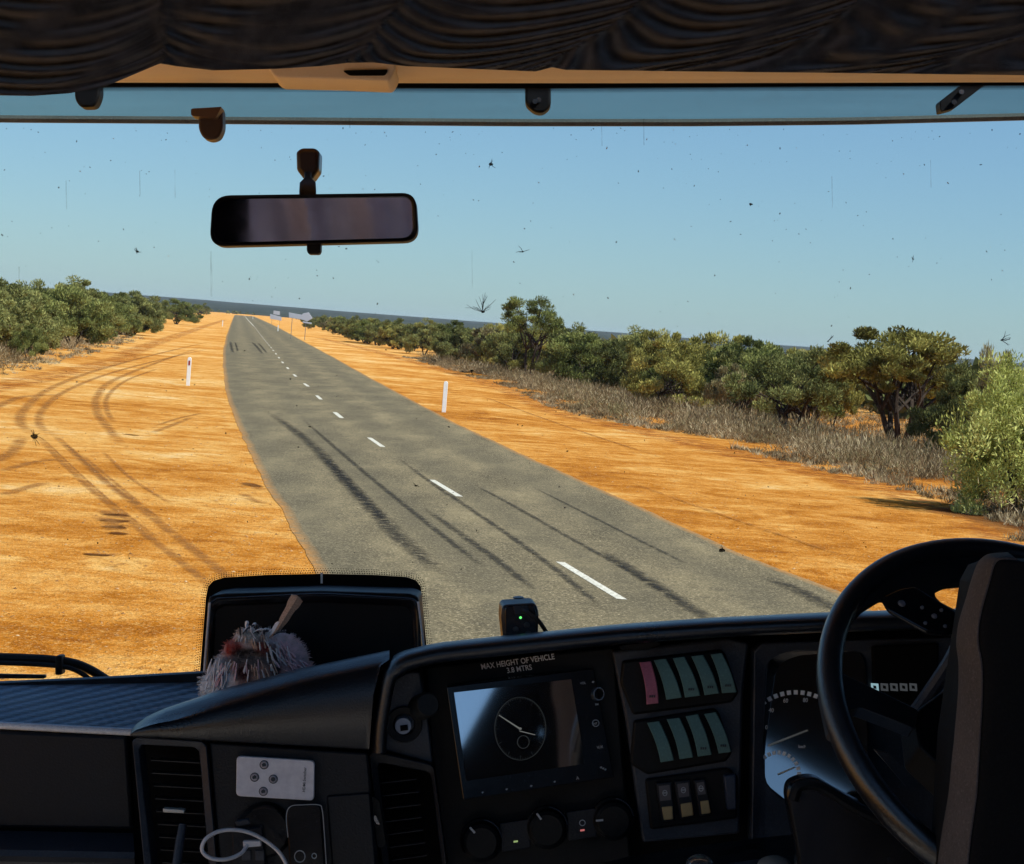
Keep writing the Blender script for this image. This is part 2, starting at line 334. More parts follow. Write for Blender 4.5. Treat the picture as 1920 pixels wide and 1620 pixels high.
k_ = M_STAIN_SHADE.math('SUBTRACT', 1.0, M_STAIN_SHADE.math('ABSOLUTE', M_STAIN_SHADE.math('SUBTRACT', M_STAIN_SHADE.math('MULTIPLY', s_.outputs[0], 2.0), 1.0))); e_ = M_STAIN_SHADE.math('MULTIPLY', M_STAIN_SHADE.math('MULTIPLY', s_.outputs[1], M_STAIN_SHADE.math('SUBTRACT', 1.0, s_.outputs[1])), 5.0, clamp=True); M_STAIN_SHADE.set(x_, 0, M_STAIN_SHADE.math('MULTIPLY', M_STAIN_SHADE.mapr(M_STAIN_SHADE.math('MULTIPLY', M_STAIN_SHADE.math('MULTIPLY', k_, e_), M_STAIN_SHADE.math('ADD', n_, .35)), .22, .5), .8, clamp=True)); M_STAIN_SHADE.t.links.new(t_.outputs[0], x_.inputs[1]); M_STAIN_SHADE.t.links.new(b_.outputs[0], x_.inputs[2]); M_STAIN_SHADE.t.links.new(x_.outputs[0], M_STAIN_SHADE.out.inputs[0])
strips("damp_stain_and_shade", [([(194, 963), (218, 966), (246, 967)], .5), ([(186, 974), (215, 977), (244, 980)], .55), ([(198, 986), (220, 989), (240, 990)], .5), ([(203, 999), (219, 1001), (234, 1004)], .4), ([(150, 1039), (180, 1041), (212, 1042)], .3), ([(232, 814), (262, 818)], .3), ([(458, 905), (490, 915)], .35), ([(1720, 950), (1800, 962), (1900, 985), (1990, 1010)], 1.3)], .0075, M_STAIN_SHADE.m, ground)  # last strip: the bush's shadow and dark earth painted on the dirt
strips("red_soil", [([(600, 634), (700, 658), (840, 696), (960, 734), (1060, 776), (1180, 803), (1400, 856), (1600, 902), (1780, 950), (1960, 1030)], 1.9), ([(420, 600), (300, 640), (240, 668), (160, 690), (60, 712), (-60, 735)], 1.5)], .0015, M_RED.m, ground)
strips("tar_streak", [([(432, 640), (434, 652), (437, 662)], .34), ([(441, 641), (444, 652), (446, 660)], .26), ([(472, 641), (483, 652), (492, 664)], .36), ([(484, 643), (492, 652), (501, 663)], .3),
    ([(494, 768), (530, 792), (570, 822), (605, 855), (650, 905), (700, 957), (740, 1000), (790, 1045), (850, 1095)], .42), ([(600, 850), (640, 892), (690, 945), (728, 985)], .3), ([(560, 780), (640, 850), (730, 925), (830, 1005), (920, 1075)], .18),
    ([(735, 850), (800, 900), (865, 944), (930, 988), (1010, 1045), (1080, 1100), (1150, 1160)], .17), ([(790, 950), (860, 1000), (935, 1054), (1010, 1115)], .2), ([(880, 905), (960, 948), (1060, 1005), (1180, 1072), (1300, 1145)], .15),
    ([(1120, 1030), (1200, 1080), (1310, 1150), (1400, 1200)], .32), ([(1440, 1083), (1510, 1115), (1580, 1150), (1660, 1190)], .4), ([(1000, 915), (1130, 980), (1300, 1065)], .12)], .007, mat_tar(), road)

def stones():
    V, Fc = [], []
    for _ in range(5200):
        y = 9 + 70 * rnd.random() ** 1.8; sd_ = rnd.random() < .6; xl, xr = by_y(lw, y), by_y(rw, y)
        x = xl - abs(rnd.gauss(0, 2.6)) + .12 if sd_ else xr + abs(rnd.gauss(0, 2.6)) - .12
        r = rnd.choice([.006, .008, .008, .01, .012, .02]); b = len(V); rot = rnd.uniform(0, 6.28)
        for k in range(5): a_ = rot + k * 1.2566; V.append((x + r * math.cos(a_) * rnd.uniform(.7, 1.3), y + r * math.sin(a_) * rnd.uniform(.7, 1.3), .002))
        V.append((x, y, r * rnd.uniform(.5, .9))); Fc.extend([(b + k, b + (k + 1) % 5, b + 5) for k in range(5)])
    m = N("stone"); oi = m.noise(m.coord(), 7, 2, .8); m.bsdf(m.ramp(oi, [(.35, (.10, .04, .015)), (.5, (.40, .20, .07)), (.68, (.58, .40, .22))]), .9, .2)
    o = sheet("gravel", V, Fc, m.m); tag(o, "loose pale and rusty stones scattered along both edges of the asphalt", "gravel", kind="stuff")
stones()
def mat_scrubland():
    m = N("far_scrub"); c = m.coord(); n1 = m.noise(m.mapping(c, (.02, .008, .2)), 1, 6, .65); m.bsdf(m.ramp(n1, [(.35, (.018, .022, .014)), (.6, (.045, .05, .028)), (.8, (.075, .07, .04))]), .95, .1); return m.m
hv, hf = [], []; nx = 160
prof = [(1680, -.5), (2300, 3.0), (3200, 9.5), (4300, 16.5), (5600, 22.0), (8800, 25)]
for j, (Y, z) in enumerate(prof):
    for i in range(nx + 1):
        X = -5500 + 11000 * i / nx
        hv.append((X, Y, z + (0 if j < 1 else (1.0 * math.sin(X * .0021 + j) + .6 * math.sin(X * .0067 + 2 * j) + rnd.uniform(-.35, .35)) * z / 17)))
for j in range(len(prof) - 1):
    for i in range(nx): b = j * (nx + 1) + i; hf.append((b, b + 1, b + nx + 2, b + nx + 1))
hills = sheet("hills", hv, hf, mat_scrubland(), kind="structure")

# ------------------------------------------------------------------ vegetation
def mat_leaf(name, lo, mid, hi):
    m = N(name); at = m.n("Attribute", attribute_name="tint"); oi = m.n("ObjectInfo")
    t = m.math('ADD', at.outputs["Fac"], m.math('MULTIPLY', m.math('SUBTRACT', oi.outputs["Random"], .5), .3))
    col = m.ramp(t, [(.1, lo), (.5, mid), (.95, hi)])
    d = m.n("BsdfDiffuse"); m.set(d, 0, col); tr = m.n("BsdfTranslucent"); m.set(tr, 0, col); mx = m.n("MixShader"); m.set(mx, 0, .22)
    m.t.links.new(d.outputs[0], mx.inputs[1]); m.t.links.new(tr.outputs[0], mx.inputs[2]); m.t.links.new(mx.outputs[0], m.out.inputs[0]); return m.m
def mat_bark():
    m = N("bark"); n1 = m.noise(m.mapping(m.coord(), (14, 14, 3)), 1, 4, .7); m.bsdf(m.ramp(n1, [(.3, (.018, .013, .01)), (.7, (.075, .055, .042))]), .95, .1); return m.m
LEAF = {'olive': mat_leaf("olive_leaf", (.070, .078, .028), (.185, .195, .068), (.37, .36, .13)),
        'green': mat_leaf("green_leaf", (.062, .074, .024), (.155, .175, .054), (.30, .31, .10)),
        'yellow': mat_leaf("yellowish_leaf", (.105, .095, .028), (.275, .255, .070), (.52, .46, .14)),
        'pale': mat_leaf("pale_leaf", (.17, .19, .045), (.37, .39, .105), (.58, .58, .20)),
        'brown': mat_leaf("brownish_leaf", (.085, .075, .040), (.205, .18, .09), (.38, .33, .17)),
        'grey': mat_leaf("dry_grey_stem", (.110, .080, .042), (.31, .24, .135), (.58, .48, .31))}
M['bark'] = mat_bark()
def quads(cen, axis, ln, wd):         # leaf quads: centres, long axes, lengths, widths
    n = len(cen); axis = axis / np.linalg.norm(axis, axis=1, keepdims=True)
    r = rng.normal(size=(n, 3)); side = np.cross(axis, r); side /= np.linalg.norm(side, axis=1, keepdims=True) + 1e-9
    a_ = axis * ln[:, None] / 2; b_ = side * wd[:, None] / 2
    v = np.stack([cen - a_ - b_ * .5, cen - a_ * .1 - b_, cen + a_, cen - a_ * .1 + b_], 1).reshape(-1, 3)
    f = np.arange(4 * n).reshape(-1, 4); return v, f
def leaf_mesh(name, v, f, tint, mat):
    me = bpy.data.meshes.new(name); me.vertices.add(len(v)); me.vertices.foreach_set("co", v.astype(np.float32).ravel())
    me.loops.add(f.size); me.loops.foreach_set("vertex_index", f.astype(np.int32).ravel())
    me.polygons.add(len(f)); me.polygons.foreach_set("loop_start", np.arange(0, f.size, 4, dtype=np.int32)); me.polygons.foreach_set("loop_total", np.full(len(f), 4, np.int32))
    at = me.attributes.new("tint", 'FLOAT', 'FACE'); at.data.foreach_set("value", tint.astype(np.float32))
    me.materials.append(mat); me.update(calc_edges=True); return me
def make_tree(w, h, low, nclump, nleaf, cr, ln, mat, stems=4, up=.5, lean=0., trunk_r=.07, hollow=.45, flat=.7, seed=0):
    """w, h: crown width and full height; low: height where the crown starts; returns (trunk mesh, crown mesh)"""
    r_ = np.random.default_rng(seed); cs = []
    tries = 0
    while len(cs) < nclump and tries < 5000:
        tries += 1
        d = r_.normal(size=3); d[2] = abs(d[2]) * 1.0 - .32; d /= np.linalg.norm(d); k = r_.uniform(hollow, 1.0)
        z = low + (h - low) * (.26 + .72 * d[2] * k) ; lump = 1 + .13 * math.sin(3.1 * math.atan2(d[1], d[0]) + seed) + .12 * math.sin(7 * d[2] + seed * 2)
        cs.append((d[0] * w / 2 * k * lump + lean * z, d[1] * w / 2 * k * lump, min(z * (1 + .12 * (lump - 1)), h)))
    cs = np.array(cs); dd_ = np.linalg.norm(cs[:, None] - cs[None], axis=2) + np.eye(len(cs)) * 9; cs = cs[np.sort(dd_, axis=1)[:, 1] < cr * 2.0]; nclump = len(cs); per = nleaf // nclump; C_, A_, T_ = [], [], []
    for c in cs:
        rad = cr * r_.uniform(.6, 1.35); n = max(4, int(per * r_.uniform(.6, 1.4)))
        o = r_.normal(size=(n, 3)); o /= np.linalg.norm(o, axis=1, keepdims=True); o *= (r_.uniform(0, 1, n) ** .45)[:, None] * rad; o[:, 2] *= flat
        p = c + o; p[:, 2] = np.maximum(p[:, 2], .04)
        ax = o / rad + r_.normal(size=(n, 3)) * .5; ax[:, 2] += up
        C_.append(p); A_.append(ax); T_.append(np.clip(r_.normal(.5, .20) + r_.normal(size=n) * .13, 0, 1))
    C_, A_, T_ = map(np.concatenate, (C_, A_, T_)); n = len(C_)
    v, f = quads(C_, A_, ln * r_.uniform(.6, 1.4, n), ln * .30 * r_.uniform(.6, 1.4, n)); crown = leaf_mesh("crown", v, f, T_, mat)
    mb = MB(); k = 0
    order = np.resize(r_.permutation(len(cs)), stems * 5)
    for s_ in range(stems):
        ang = 2 * math.pi * s_ / stems + r_.uniform(-.5, .5); fork = Vector((math.cos(ang) * w * .10 + lean * low, math.sin(ang) * w * .10, max(low * .75, h * .22)))
        b0 = Vector((math.cos(ang) * trunk_r * 1.2, math.sin(ang) * trunk_r * 1.2, -.05)); mid = (b0 + fork) / 2 + Vector((r_.uniform(-.1, .1), r_.uniform(-.1, .1), 0)) * h * .15
        mb.tube(smooth_path([b0, mid, fork], 6), [trunk_r * (1 - .07 * i) for i in range(6)], 7)
        for ci in order[s_ * 5: s_ * 5 + 5]:
            t = Vector(cs[ci]); q = fork.lerp(t, .5) + Vector((r_.uniform(-.1, .1), r_.uniform(-.1, .1), r_.uniform(-.02, .12))) * w * .3
            mb.tube(smooth_path([fork - Vector((0, 0, .03)), q, t], 6), [trunk_r * (.6 - .09 * i) for i in range(6)], 5)
    tr = mb.build("trunk", M['bark']); tm = tr.data; bpy.data.objects.remove(tr)
    return tm, crown, (w, h)

VAR = {}
def variants(kind, n, **k): VAR[kind] = [make_tree(seed=sum(map(ord, kind)) + 13 * i, **k) for i in range(n)]
variants('olive', 3, w=4.2, h=3.4, low=.12, nclump=95, nleaf=21000, cr=.36, ln=.16, up=.9, hollow=.55, mat=LEAF['olive'], trunk_r=.05)
variants('green', 3, w=4.0, h=3.2, low=.10, nclump=95, nleaf=21000, cr=.37, ln=.15, up=1.0, hollow=.55, mat=LEAF['green'], trunk_r=.05)
variants('yellow', 2, w=4.2, h=3.0, low=.15, nclump=80, nleaf=18000, cr=.34, ln=.15, up=.9, hollow=.5, mat=LEAF['yellow'], trunk_r=.05)
variants('brown', 2, w=4.4, h=3.0, low=.6, nclump=60, nleaf=9500, cr=.36, ln=.15, up=1.1, mat=LEAF['brown'], trunk_r=.06, hollow=.3)
variants('pale', 1, w=3.0, h=2.9, low=.2, nclump=170, nleaf=34000, cr=.30, ln=.095, mat=LEAF['pale'], up=.8, trunk_r=.04, flat=.9)
variants('mulga', 1, w=4.6, h=4.1, low=1.55, nclump=96, nleaf=23000, cr=.31, ln=.14, up=1.0, mat=LEAF['yellow'], stems=6, trunk_r=.085, hollow=.4)
variants('tall', 1, w=4.6, h=5.2, low=2.3, nclump=64, nleaf=12500, cr=.38, ln=.15, up=1.0, mat=LEAF['green'], stems=3, trunk_r=.09, hollow=.35, lean=.06)
variants('dark', 2, w=4.6, h=3.0, low=.9, nclump=72, nleaf=13000, cr=.35, ln=.15, up=.9, mat=LEAF['olive'], stems=5, trunk_r=.08)

def place_tree(kind, i, X, Y, w, h, label, name="shrub", cat="shrub", group=None, rz=None):
    tm, cm, (w0, h0) = VAR[kind][i % len(VAR[kind])]
    o = bpy.data.objects.new(name, None); COL.objects.link(o); o.location = (X, Y, 0); o.rotation_euler = (0, 0, rnd.uniform(0, 6.28) if rz is None else rz)
    o.scale = (w / w0, w / w0, h / h0); o.empty_display_size = .5; tag(o, label, cat, group)
    for nm, me in (("trunk", tm), ("crown", cm)):
        c = bpy.data.objects.new(nm, me); COL.objects.link(c); c.parent = o
    return o
def tree_px(kind, i, x, yb, ytop, wpx, label, **k):
    g = G(x, yb); s_ = px_size(g.x, g.y); return place_tree(kind, i, g.x, g.y, wpx * s_, (yb - ytop) * s_, label, **k)

# trees one can tell apart on the right
tree_px('pale', 0, 1905, 966, 672, 290, "pale green feathery bush at the roadside nearest the steering wheel", name="feathery_bush", cat="bush")
tree_px('mulga', 0, 1685, 842, 596, 380, "broad yellow-green tree with several dark forked trunks and a domed crown", name="mulga_tree", cat="tree", rz=.8)
tree_px('tall', 0, 990, 712, 543, 158, "tall open-crowned tree rising highest above the scrub on the right", name="tall_tree", cat="tree", rz=.4)
tree_px('green', 0, 1095, 732, 612, 170, "rounded bright green shrub between the tall tree and the yellow-green shrub", name="rounded_shrub")
tree_px('yellow', 0, 1250, 770, 632, 190, "yellow-green rounded shrub with a dark hollow beside the bright green one")
tree_px('dark', 0, 1480, 812, 652, 240, "dark low tree with spreading limbs left of the broad domed tree", name="spreading_tree", cat="tree")
tree_px('brown', 0, 1385, 790, 665, 150, "brownish green scraggly shrub behind dry grey scrub")
tree_px('brown', 1, 1845, 880, 632, 130, "thin brownish sapling top showing above the pale feathery bush", name="sapling", cat="tree")
tree_px('dark', 1, 960, 706, 605, 130, "dark bushy shrub at the foot of the tall open tree")
tree_px('olive', 1, 860, 684, 608, 120, "olive shrub in the row just left of the tall tree's foot")
tree_px('olive', 2, 1795, 870, 690, 170, "low olive tree tucked between the domed tree and the pale bush", name="low_tree", cat="tree")
tree_px('yellow', 1, 1560, 800, 665, 110, "small yellow-tipped shrub touching the domed tree's left side")
tree_px('green', 1, 690, 645, 598, 80, "rounded green shrub in the right row halfway to the signs")
# the row behind on the right, growing smaller towards the signs
GR = "olive and green shrubs in the scrub row along the right side"
for k in range(66):
    t = rnd.random() ** 1.5; x = 575 + 960 * t ** 1.2; yb = float(np.interp(x, [560, 620, 700, 800, 900, 1000, 1200, 1400, 1560], [613, 626, 648, 668, 692, 710, 750, 786, 810])) - rnd.uniform(0, 26) * (.3 + t) * (rnd.random() ** .7)
    g = G(x, yb); s_ = px_size(g.x, g.y); kind = rnd.choice(['olive', 'green', 'olive', 'green', 'brown', 'dark', 'yellow']); h = rnd.uniform(2.3, 3.4)
    place_tree(kind, k, g.x, g.y, h * rnd.uniform(1.0, 1.5), h, "shrub in the dense scrub row along the right of the road", group=GR)
for k in range(18):
    x = rnd.uniform(1250, 2050); g = G(x, rnd.uniform(722, 775)); h = rnd.uniform(2.2, 3.2)
    place_tree(rnd.choice(['olive', 'dark', 'brown', 'yellow']), k, g.x, g.y, h * rnd.uniform(1.3, 1.8), h, "shrub in the thicket behind the broad domed tree", group="shrubs in the thicket behind the domed tree")
# left side
tree_px('olive', 0, 8, 652, 545, 130, "yellowish olive shrub cut by the left edge of the windscreen view", name="shrub")
tree_px('green', 0, 135, 654, 528, 160, "tallest dark green shrub of the left clump", name="tall_shrub")
tree_px('green', 2, 52, 676, 608, 74, "small round green bush standing in front of the left clump", name="round_bush", cat="bush")
tree_px('olive', 1, 250, 628, 544, 130, "domed shrub with bright top right of the tallest left shrub")
tree_px('green', 1, 330, 608, 558, 86, "rounded green shrub near the road end of the left row")
tree_px('dark', 0, 374, 592, 568, 46, "last dark shrub of the left row where the road vanishes")
GL = "shrubs in the dense row along the left of the road"
for k in range(70):
    x = rnd.uniform(-260, 388) if k < 50 else rnd.uniform(180, 388); yb = float(np.interp(x, [-260, 0, 100, 200, 300, 390], [692, 658, 648, 632, 608, 591])) - rnd.uniform(0, 13)
    g = G(x, yb); top = float(np.interp(x, [-200, 0, 120, 250, 330, 390], [3.4, 3.5, 4.0, 3.6, 3.2, 2.4])) * rnd.uniform(.75, 1.02)
    place_tree(rnd.choice(['olive', 'green', 'olive', 'dark']), k, g.x, g.y, top * rnd.uniform(1.1, 1.6), top, "olive shrub in the dense row along the left of the road", group=GL)

# dry grey undergrowth at the feet of the shrubs (nobody could count it)
EDGE_R = [(590, 628), (640, 640), (700, 655), (780, 675), (840, 692), (960, 728), (1060, 772), (1180, 798), (1280, 818), (1400, 848), (1600, 893), (1780, 938), (1920, 1005), (2200, 1130)]
EDGE_L = [(-300, 790), (0, 702), (60, 690), (200, 654), (300, 622), (390, 594)]
er = [G(*p) for p in EDGE_R]; el = [G(*p) for p in EDGE_L]
def scrub(pts, side, n, near, only=False):
    cen, ax, ln, wd, ti = [], [], [], [], []
    Y = np.array([p.y for p in pts]); X = np.array([p.x for p in pts]); o = np.argsort(Y); Y, X = Y[o], X[o]
    ylo, yhi = Y[0], min(Y[-1], 170)
    for _ in range(n):
        y = ylo + (yhi - ylo) * rnd.random() ** 1.7; off = (abs(rnd.gauss(0, 1)) * near if rnd.random() < .72 else rnd.uniform(0, 16)) + rnd.uniform(-.5, .2); x = float(np.interp(y, Y, X)) + side * off
        if math.sin(x * .9 + 1.3 * math.sin(y * .31)) + math.sin(y * .55 + x * .4) < -.55 and off < 3: continue
        h = rnd.uniform(.05, .23) * (1 + .8 * min(off, 4) / 4)
        bush_ = (only or rnd.random() < .16) and off > .8
        if only and not bush_: continue
        if bush_: h = rnd.uniform(.4, .85)
        k = rnd.randint(22, 38) * (4 if bush_ else 1); r = h * rnd.uniform(.5, 1.0); t0 = rnd.gauss(.45, .26)
        a_ = rng.normal(size=(k, 3)); a_[:, 2] = np.abs(a_[:, 2]) + .7; a_ /= np.linalg.norm(a_, axis=1, keepdims=True)
        hh = h * rng.uniform(.5, 1.2, k); c = np.array([x, y, 0]) + a_ * hh[:, None] * .5
        if bush_: c = np.array([x, y, 0]) + a_ * (h * rng.uniform(.2, 1, k))[:, None]; hh = rng.uniform(.10, .26, k)
        c[:, :2] += rng.normal(size=(k, 2)) * r * .6
        cen.append(c); ax.append(a_); ln.append(hh); wd.append(.012 + hh * .028); ti.append(np.clip(t0 + rng.normal(size=k) * .15, 0, 1))
    cen, ax, ln, wd, ti = map(np.concatenate, (cen, ax, ln, wd, ti)); v, f = quads(cen, ax, ln, wd); return v, f, ti
for pts, side, n, near, lab in ((er, 1, 9500, 4.6, "dry grey grass and twigs in front of the shrubs on the right"), (el, -1, 4200, 6.5, "dry grey grass and twigs below the left clump of shrubs")):
    v, f, ti = scrub(pts, side, n, near); o = bpy.data.objects.new("dry_grass", leaf_mesh("dry_grass", v, f, ti, LEAF['grey'])); COL.objects.link(o); tag(o, lab, "dry grass", kind="stuff")
v, f, ti = scrub(er, 1, 420, 5.0, True); o = bpy.data.objects.new("low_scrub", leaf_mesh("low_scrub", v, f, ti, LEAF['brown'])); COL.objects.link(o); tag(o, "low grey-green scrub scattered through the dry grass on the right", "low scrub", kind="stuff")
# far-off bushland between the rows and the hills
def far_bush():
    cen, ax, ti = [], [], []
    for _ in range(2600):
        y = 90 + 1600 * rnd.random() ** 1.6; sd_ = rnd.random() < .72
        x0 = by_y([p for p in reversed([*reversed(er)])], min(y, er[0].y)) if sd_ else by_y([*el], min(y, el[-1].y))
        x0 = by_y(rw, min(y, 1500)) + 14 + y * .010 if sd_ else by_y(lw, min(y, 1500)) - 14 - y * .012
        if y < 260: x0 += (10 if sd_ else -14)
        x = x0 + (1 if sd_ else -1) * (rnd.random() ** 1.3) * (40 + y * .42)
        h = rnd.uniform(1.6, 2.9); k = 34; d = rng.normal(size=(k, 3)); d[:, 2] = np.abs(d[:, 2]); d /= np.linalg.norm(d, axis=1, keepdims=True)
        cen.append(np.array([x, y, .1]) + d * np.array([h * .75, h * .75, h]) * rng.uniform(.6, 1, (k, 1))); ax.append(d + rng.normal(size=(k, 3)) * .5); ti.append(np.clip(rnd.gauss(.4, .2) + rng.normal(size=k) * .12, 0, 1))
    cen, ax, ti = map(np.concatenate, (cen, ax, ti)); n = len(cen); s_ = 1.0 * rng.uniform(.6, 1.4, n)
    v, f = quads(cen, ax, s_, s_ * .7); return leaf_mesh("bushland", v, f, ti, LEAF['olive'])
o = bpy.data.objects.new("bushland", far_bush()); COL.objects.link(o); tag(o, "far olive bushland stretching from the road to the hills", "bushland", kind="stuff")

# ------------------------------------------------------------------ guide posts and road signs
def empty_at(name, loc, label, cat, group=None):
    o = bpy.data.objects.new(name, None); COL.objects.link(o); o.location = loc; tag(o, label, cat, group); return o
def upright(mb_, name, mats, parent, **k): 
    o = mb_.build(name, mats, None, **k); o.parent = parent; return o
M['red'] = plain("red_reflector", (.28, .02, .02), .3); M['signback'] = plain("galvanised_sign_back", (.42, .45, .52), .6, .1); M['steel'] = plain("galvanised_post", (.16, .16, .16), .6, .2)
def guide_post(x, yb, hgt, label, red):
    g = G(x, yb); e_ = empty_at("guide_post", g, label, "guide post", "white guide posts beside the road")
    w = .065; pr = [(-w, -.1), (w, -.1), (w, hgt - .05), (w * .7, hgt - .015), (w * .25, hgt), (-w * .25, hgt), (-w * .7, hgt - .015), (-w, hgt - .05)]
    mb_ = MB(); mb_.prism([Vector((p[0], 0, p[1])) for p in pr], .03); upright(mb_, "post", M['white'], e_, bev=.006)
    if red:
        mb_ = MB(); mb_.prism([Vector((p[0], -.006, p[1])) for p in rounded([(-.03, hgt - .28), (.03, hgt - .28), (.03, hgt - .12), (-.03, hgt - .12)], .015, 3)], .005); upright(mb_, "reflector", M['red'], e_)
guide_post(352, 723, .98, "white guide post with dark red reflector on the left dirt shoulder", True)
guide_post(832, 773, .98, "plain white guide post on the right dirt shoulder", False)
guide_post(417, 612, .95, "small far white guide post left of the road", False)
guide_post(521, 621, .95, "small far white guide post right of the road before the signs", False)
guide_post(474, 598, 1.0, "tiny farthest guide post right of where the road vanishes", False)
def sign(base, panels, legs, label):
    g = G(*base); d = math.hypot(g.x, g.y); s_ = d / F; e_ = empty_at("road_sign", g, label, "road sign")
    q = lambda x, y: Vector(((x - base[0]) * s_, 0, (base[1] - y) * s_))
    for pl in panels: mb_ = MB(); mb_.prism([q(*p) for p in pl], .04); upright(mb_, "sign_panel", M['signback'], e_, bev=.02)
    for lx, yt in legs: mb_ = MB(); c = q(lx, yt); mb_.tube([Vector((c.x, .09, -.1)), Vector((c.x, .09, c.z))], .03, 8); upright(mb_, "post", M['steel'], e_)
sign((509, 608), [[(505, 589), (527, 593), (527, 600), (506, 598)], [(511, 582), (523, 583), (523, 590), (511, 589)]], [(509, 583), (524, 586)], "pair of small grey sign backs farther along the right shoulder")
sign((571, 638), [[(538, 588.5), (563, 591), (564, 588.5), (575, 585.5), (583, 596), (573, 603), (563, 600), (539, 598)], [(565, 603), (582, 604.5), (582, 607), (565, 606)]], [(571, 588), (545, 590)], "grey back of an arrow-shaped direction sign on the right shoulder")
# ------------------------------------------------------------------ cab shell (roof, walls, floor, rear curtain)
shell = Thing("cab_shell", "dark lined cab interior shell with beige header trim above the windscreen", "vehicle cab", (0, 0.8, -1.4))
XW, ZR, ZF, DB, DF = 1.12, .475, -1.45, -1.6, 2.74
def slab(name, c, h, mat): shell.part(MB().box(c, h), name, mat)
mb = MB()
for x0, x1, d0, d1 in ((-XW - .03, XW + .03, 1.35, 2.62), (-XW - .03, XW + .03, DB, -1.45), (-XW - .03, -.5, -1.45, 1.35), (1.0, XW + .03, -1.45, 1.35)): mb.box(((x0 + x1) / 2, (d0 + d1) / 2, ZR + .03), ((x1 - x0) / 2, (d1 - d0) / 2, .03))
shell.part(mb, "roof_lining", M['dlining'])     # roof gap added behind the eye to let in fill light
slab("floor_panel", (0, (DB + DF) / 2, ZF - .03), (XW + .03, (DF - DB) / 2, .03), M['shell'])
def wall(sx, holes):                  # side wall with openings shaped for light and reflections, as (distance ahead, height) outlines
    bm = bmesh.new(); es = []
    for lp in [[(DB, ZF), (DF, ZF), (DF, ZR), (DB, ZR)]] + holes:
        vs_ = [bm.verts.new((sx * XW, y, z)) for y, z in lp]; es += [bm.edges.new((vs_[i], vs_[(i + 1) % len(vs_)])) for i in range(len(vs_))]
    bmesh.ops.triangle_fill(bm, use_beauty=True, edges=es)
    r = bmesh.ops.extrude_face_region(bm, geom=list(bm.faces)); bmesh.ops.translate(bm, verts=[v for v in r['geom'] if isinstance(v, bmesh.types.BMVert)], vec=(sx * .03, 0, 0))
    bm.verts.index_update(); mb_ = MB().add([v.co.copy() for v in bm.verts], [tuple(v.index for v in f.verts) for f in bm.faces]); bm.free(); shell.part(mb_, "side_wall", M['dlining'], smooth=False)
wall(-1, [[(-1.5, -.7), (2.66, -.7), (2.66, .44), (-1.5, .44)]])  # unseen opening stretched forward to brighten the cab
wall(1, [[(-1.5, -.7), (-.2, -.7), (-.2, .44), (-1.5, .44)], [(-.1, .016), (.396, .016), (.60, .147), (.60, .2), (-.1, .2)], [(.668, -.02), (.725, -.02), (.725, .075), (.70, .06)], [(.80, .09), (1.25, .09), (1.25, .225), (.80, .225)]])  # rear hole added for fill light, small ones cut for bright reflections
slab("front_wall", (0, DF + .05, -.95), (XW, .02, .5), M['black'])
shell.part(MB().box((0, DB - .02, (ZF + ZR) / 2), (XW, .01, (ZR - ZF) / 2)), "rear_wall", M['dlining'])
def drape(name, x0, x1, z0, z1, d, amp, n, mat, seed):
    r_ = random.Random(seed); rows = []; ph = [r_.uniform(0, 6) for _ in range(4)]
    for i in range(140):
        t = i / 139; x = x0 + (x1 - x0) * t; df = lambda k: amp * (math.sin((t * n + .22 * k / 4) * 6.28 + 1.2 * math.sin(t * 13 + ph[0] - k * .12)) + .45 * math.sin((t * n * 2.3 + .3 * k / 4) * 6.28 + ph[1]))
        rows.append([Vector((x, d + df(k) * (1 - .25 * math.sin(k * .3 + t * 5 + ph[2])), z0 + (z1 - z0) * k / 40)) for k in range(41)])
    return MB().loft(rows)
M['cloth'] = plastic("grey_violet_cloth", (.52, .46, .48), .95, .5, .1, 300)
shell.part(drape("rear_curtain", -.24, XW, ZF, ZR, DB + .08, .035, 6, M['cloth'], 3), "rear_curtain", M['cloth'], recalc=False)
# header above the windscreen: pale moulded trim with dark and bright lips
hd = MB(); rows = []
for x in np.linspace(-420, 2340, 60):
    bow = 3.0 * ((x - 960) / 960) ** 2
    rows.append([C(x, y_ - bow * .6, d_) for y_, d_ in ((70, 2.50), (112, 2.535), (124, 2.55), (138, 2.575), (145, 2.60), (148, 2.62), (146, 2.64), (151, 2.65), (156, 2.665), (154, 2.70), (60, 2.70))])
hd.loft(rows, close=True, caps=True); shell.part(hd, "header_trim", M['trim'], recalc=True)
shell.part(MB().prism(L(rounded([(498, 112), (740, 112), (741, 132), (730, 152), (640, 148), (518, 145), (507, 136)], 8), 2.53), .09), "header_pod", M['trim'], bev=.004)
mb = MB().prism(L(rounded([(642, 132), (728, 130), (722, 141), (655, 141)], 5), 2.526), .01); shell.part(mb, "pod_shade_patch", M['recess'])  # underside shading of the pod, painted as a dark patch

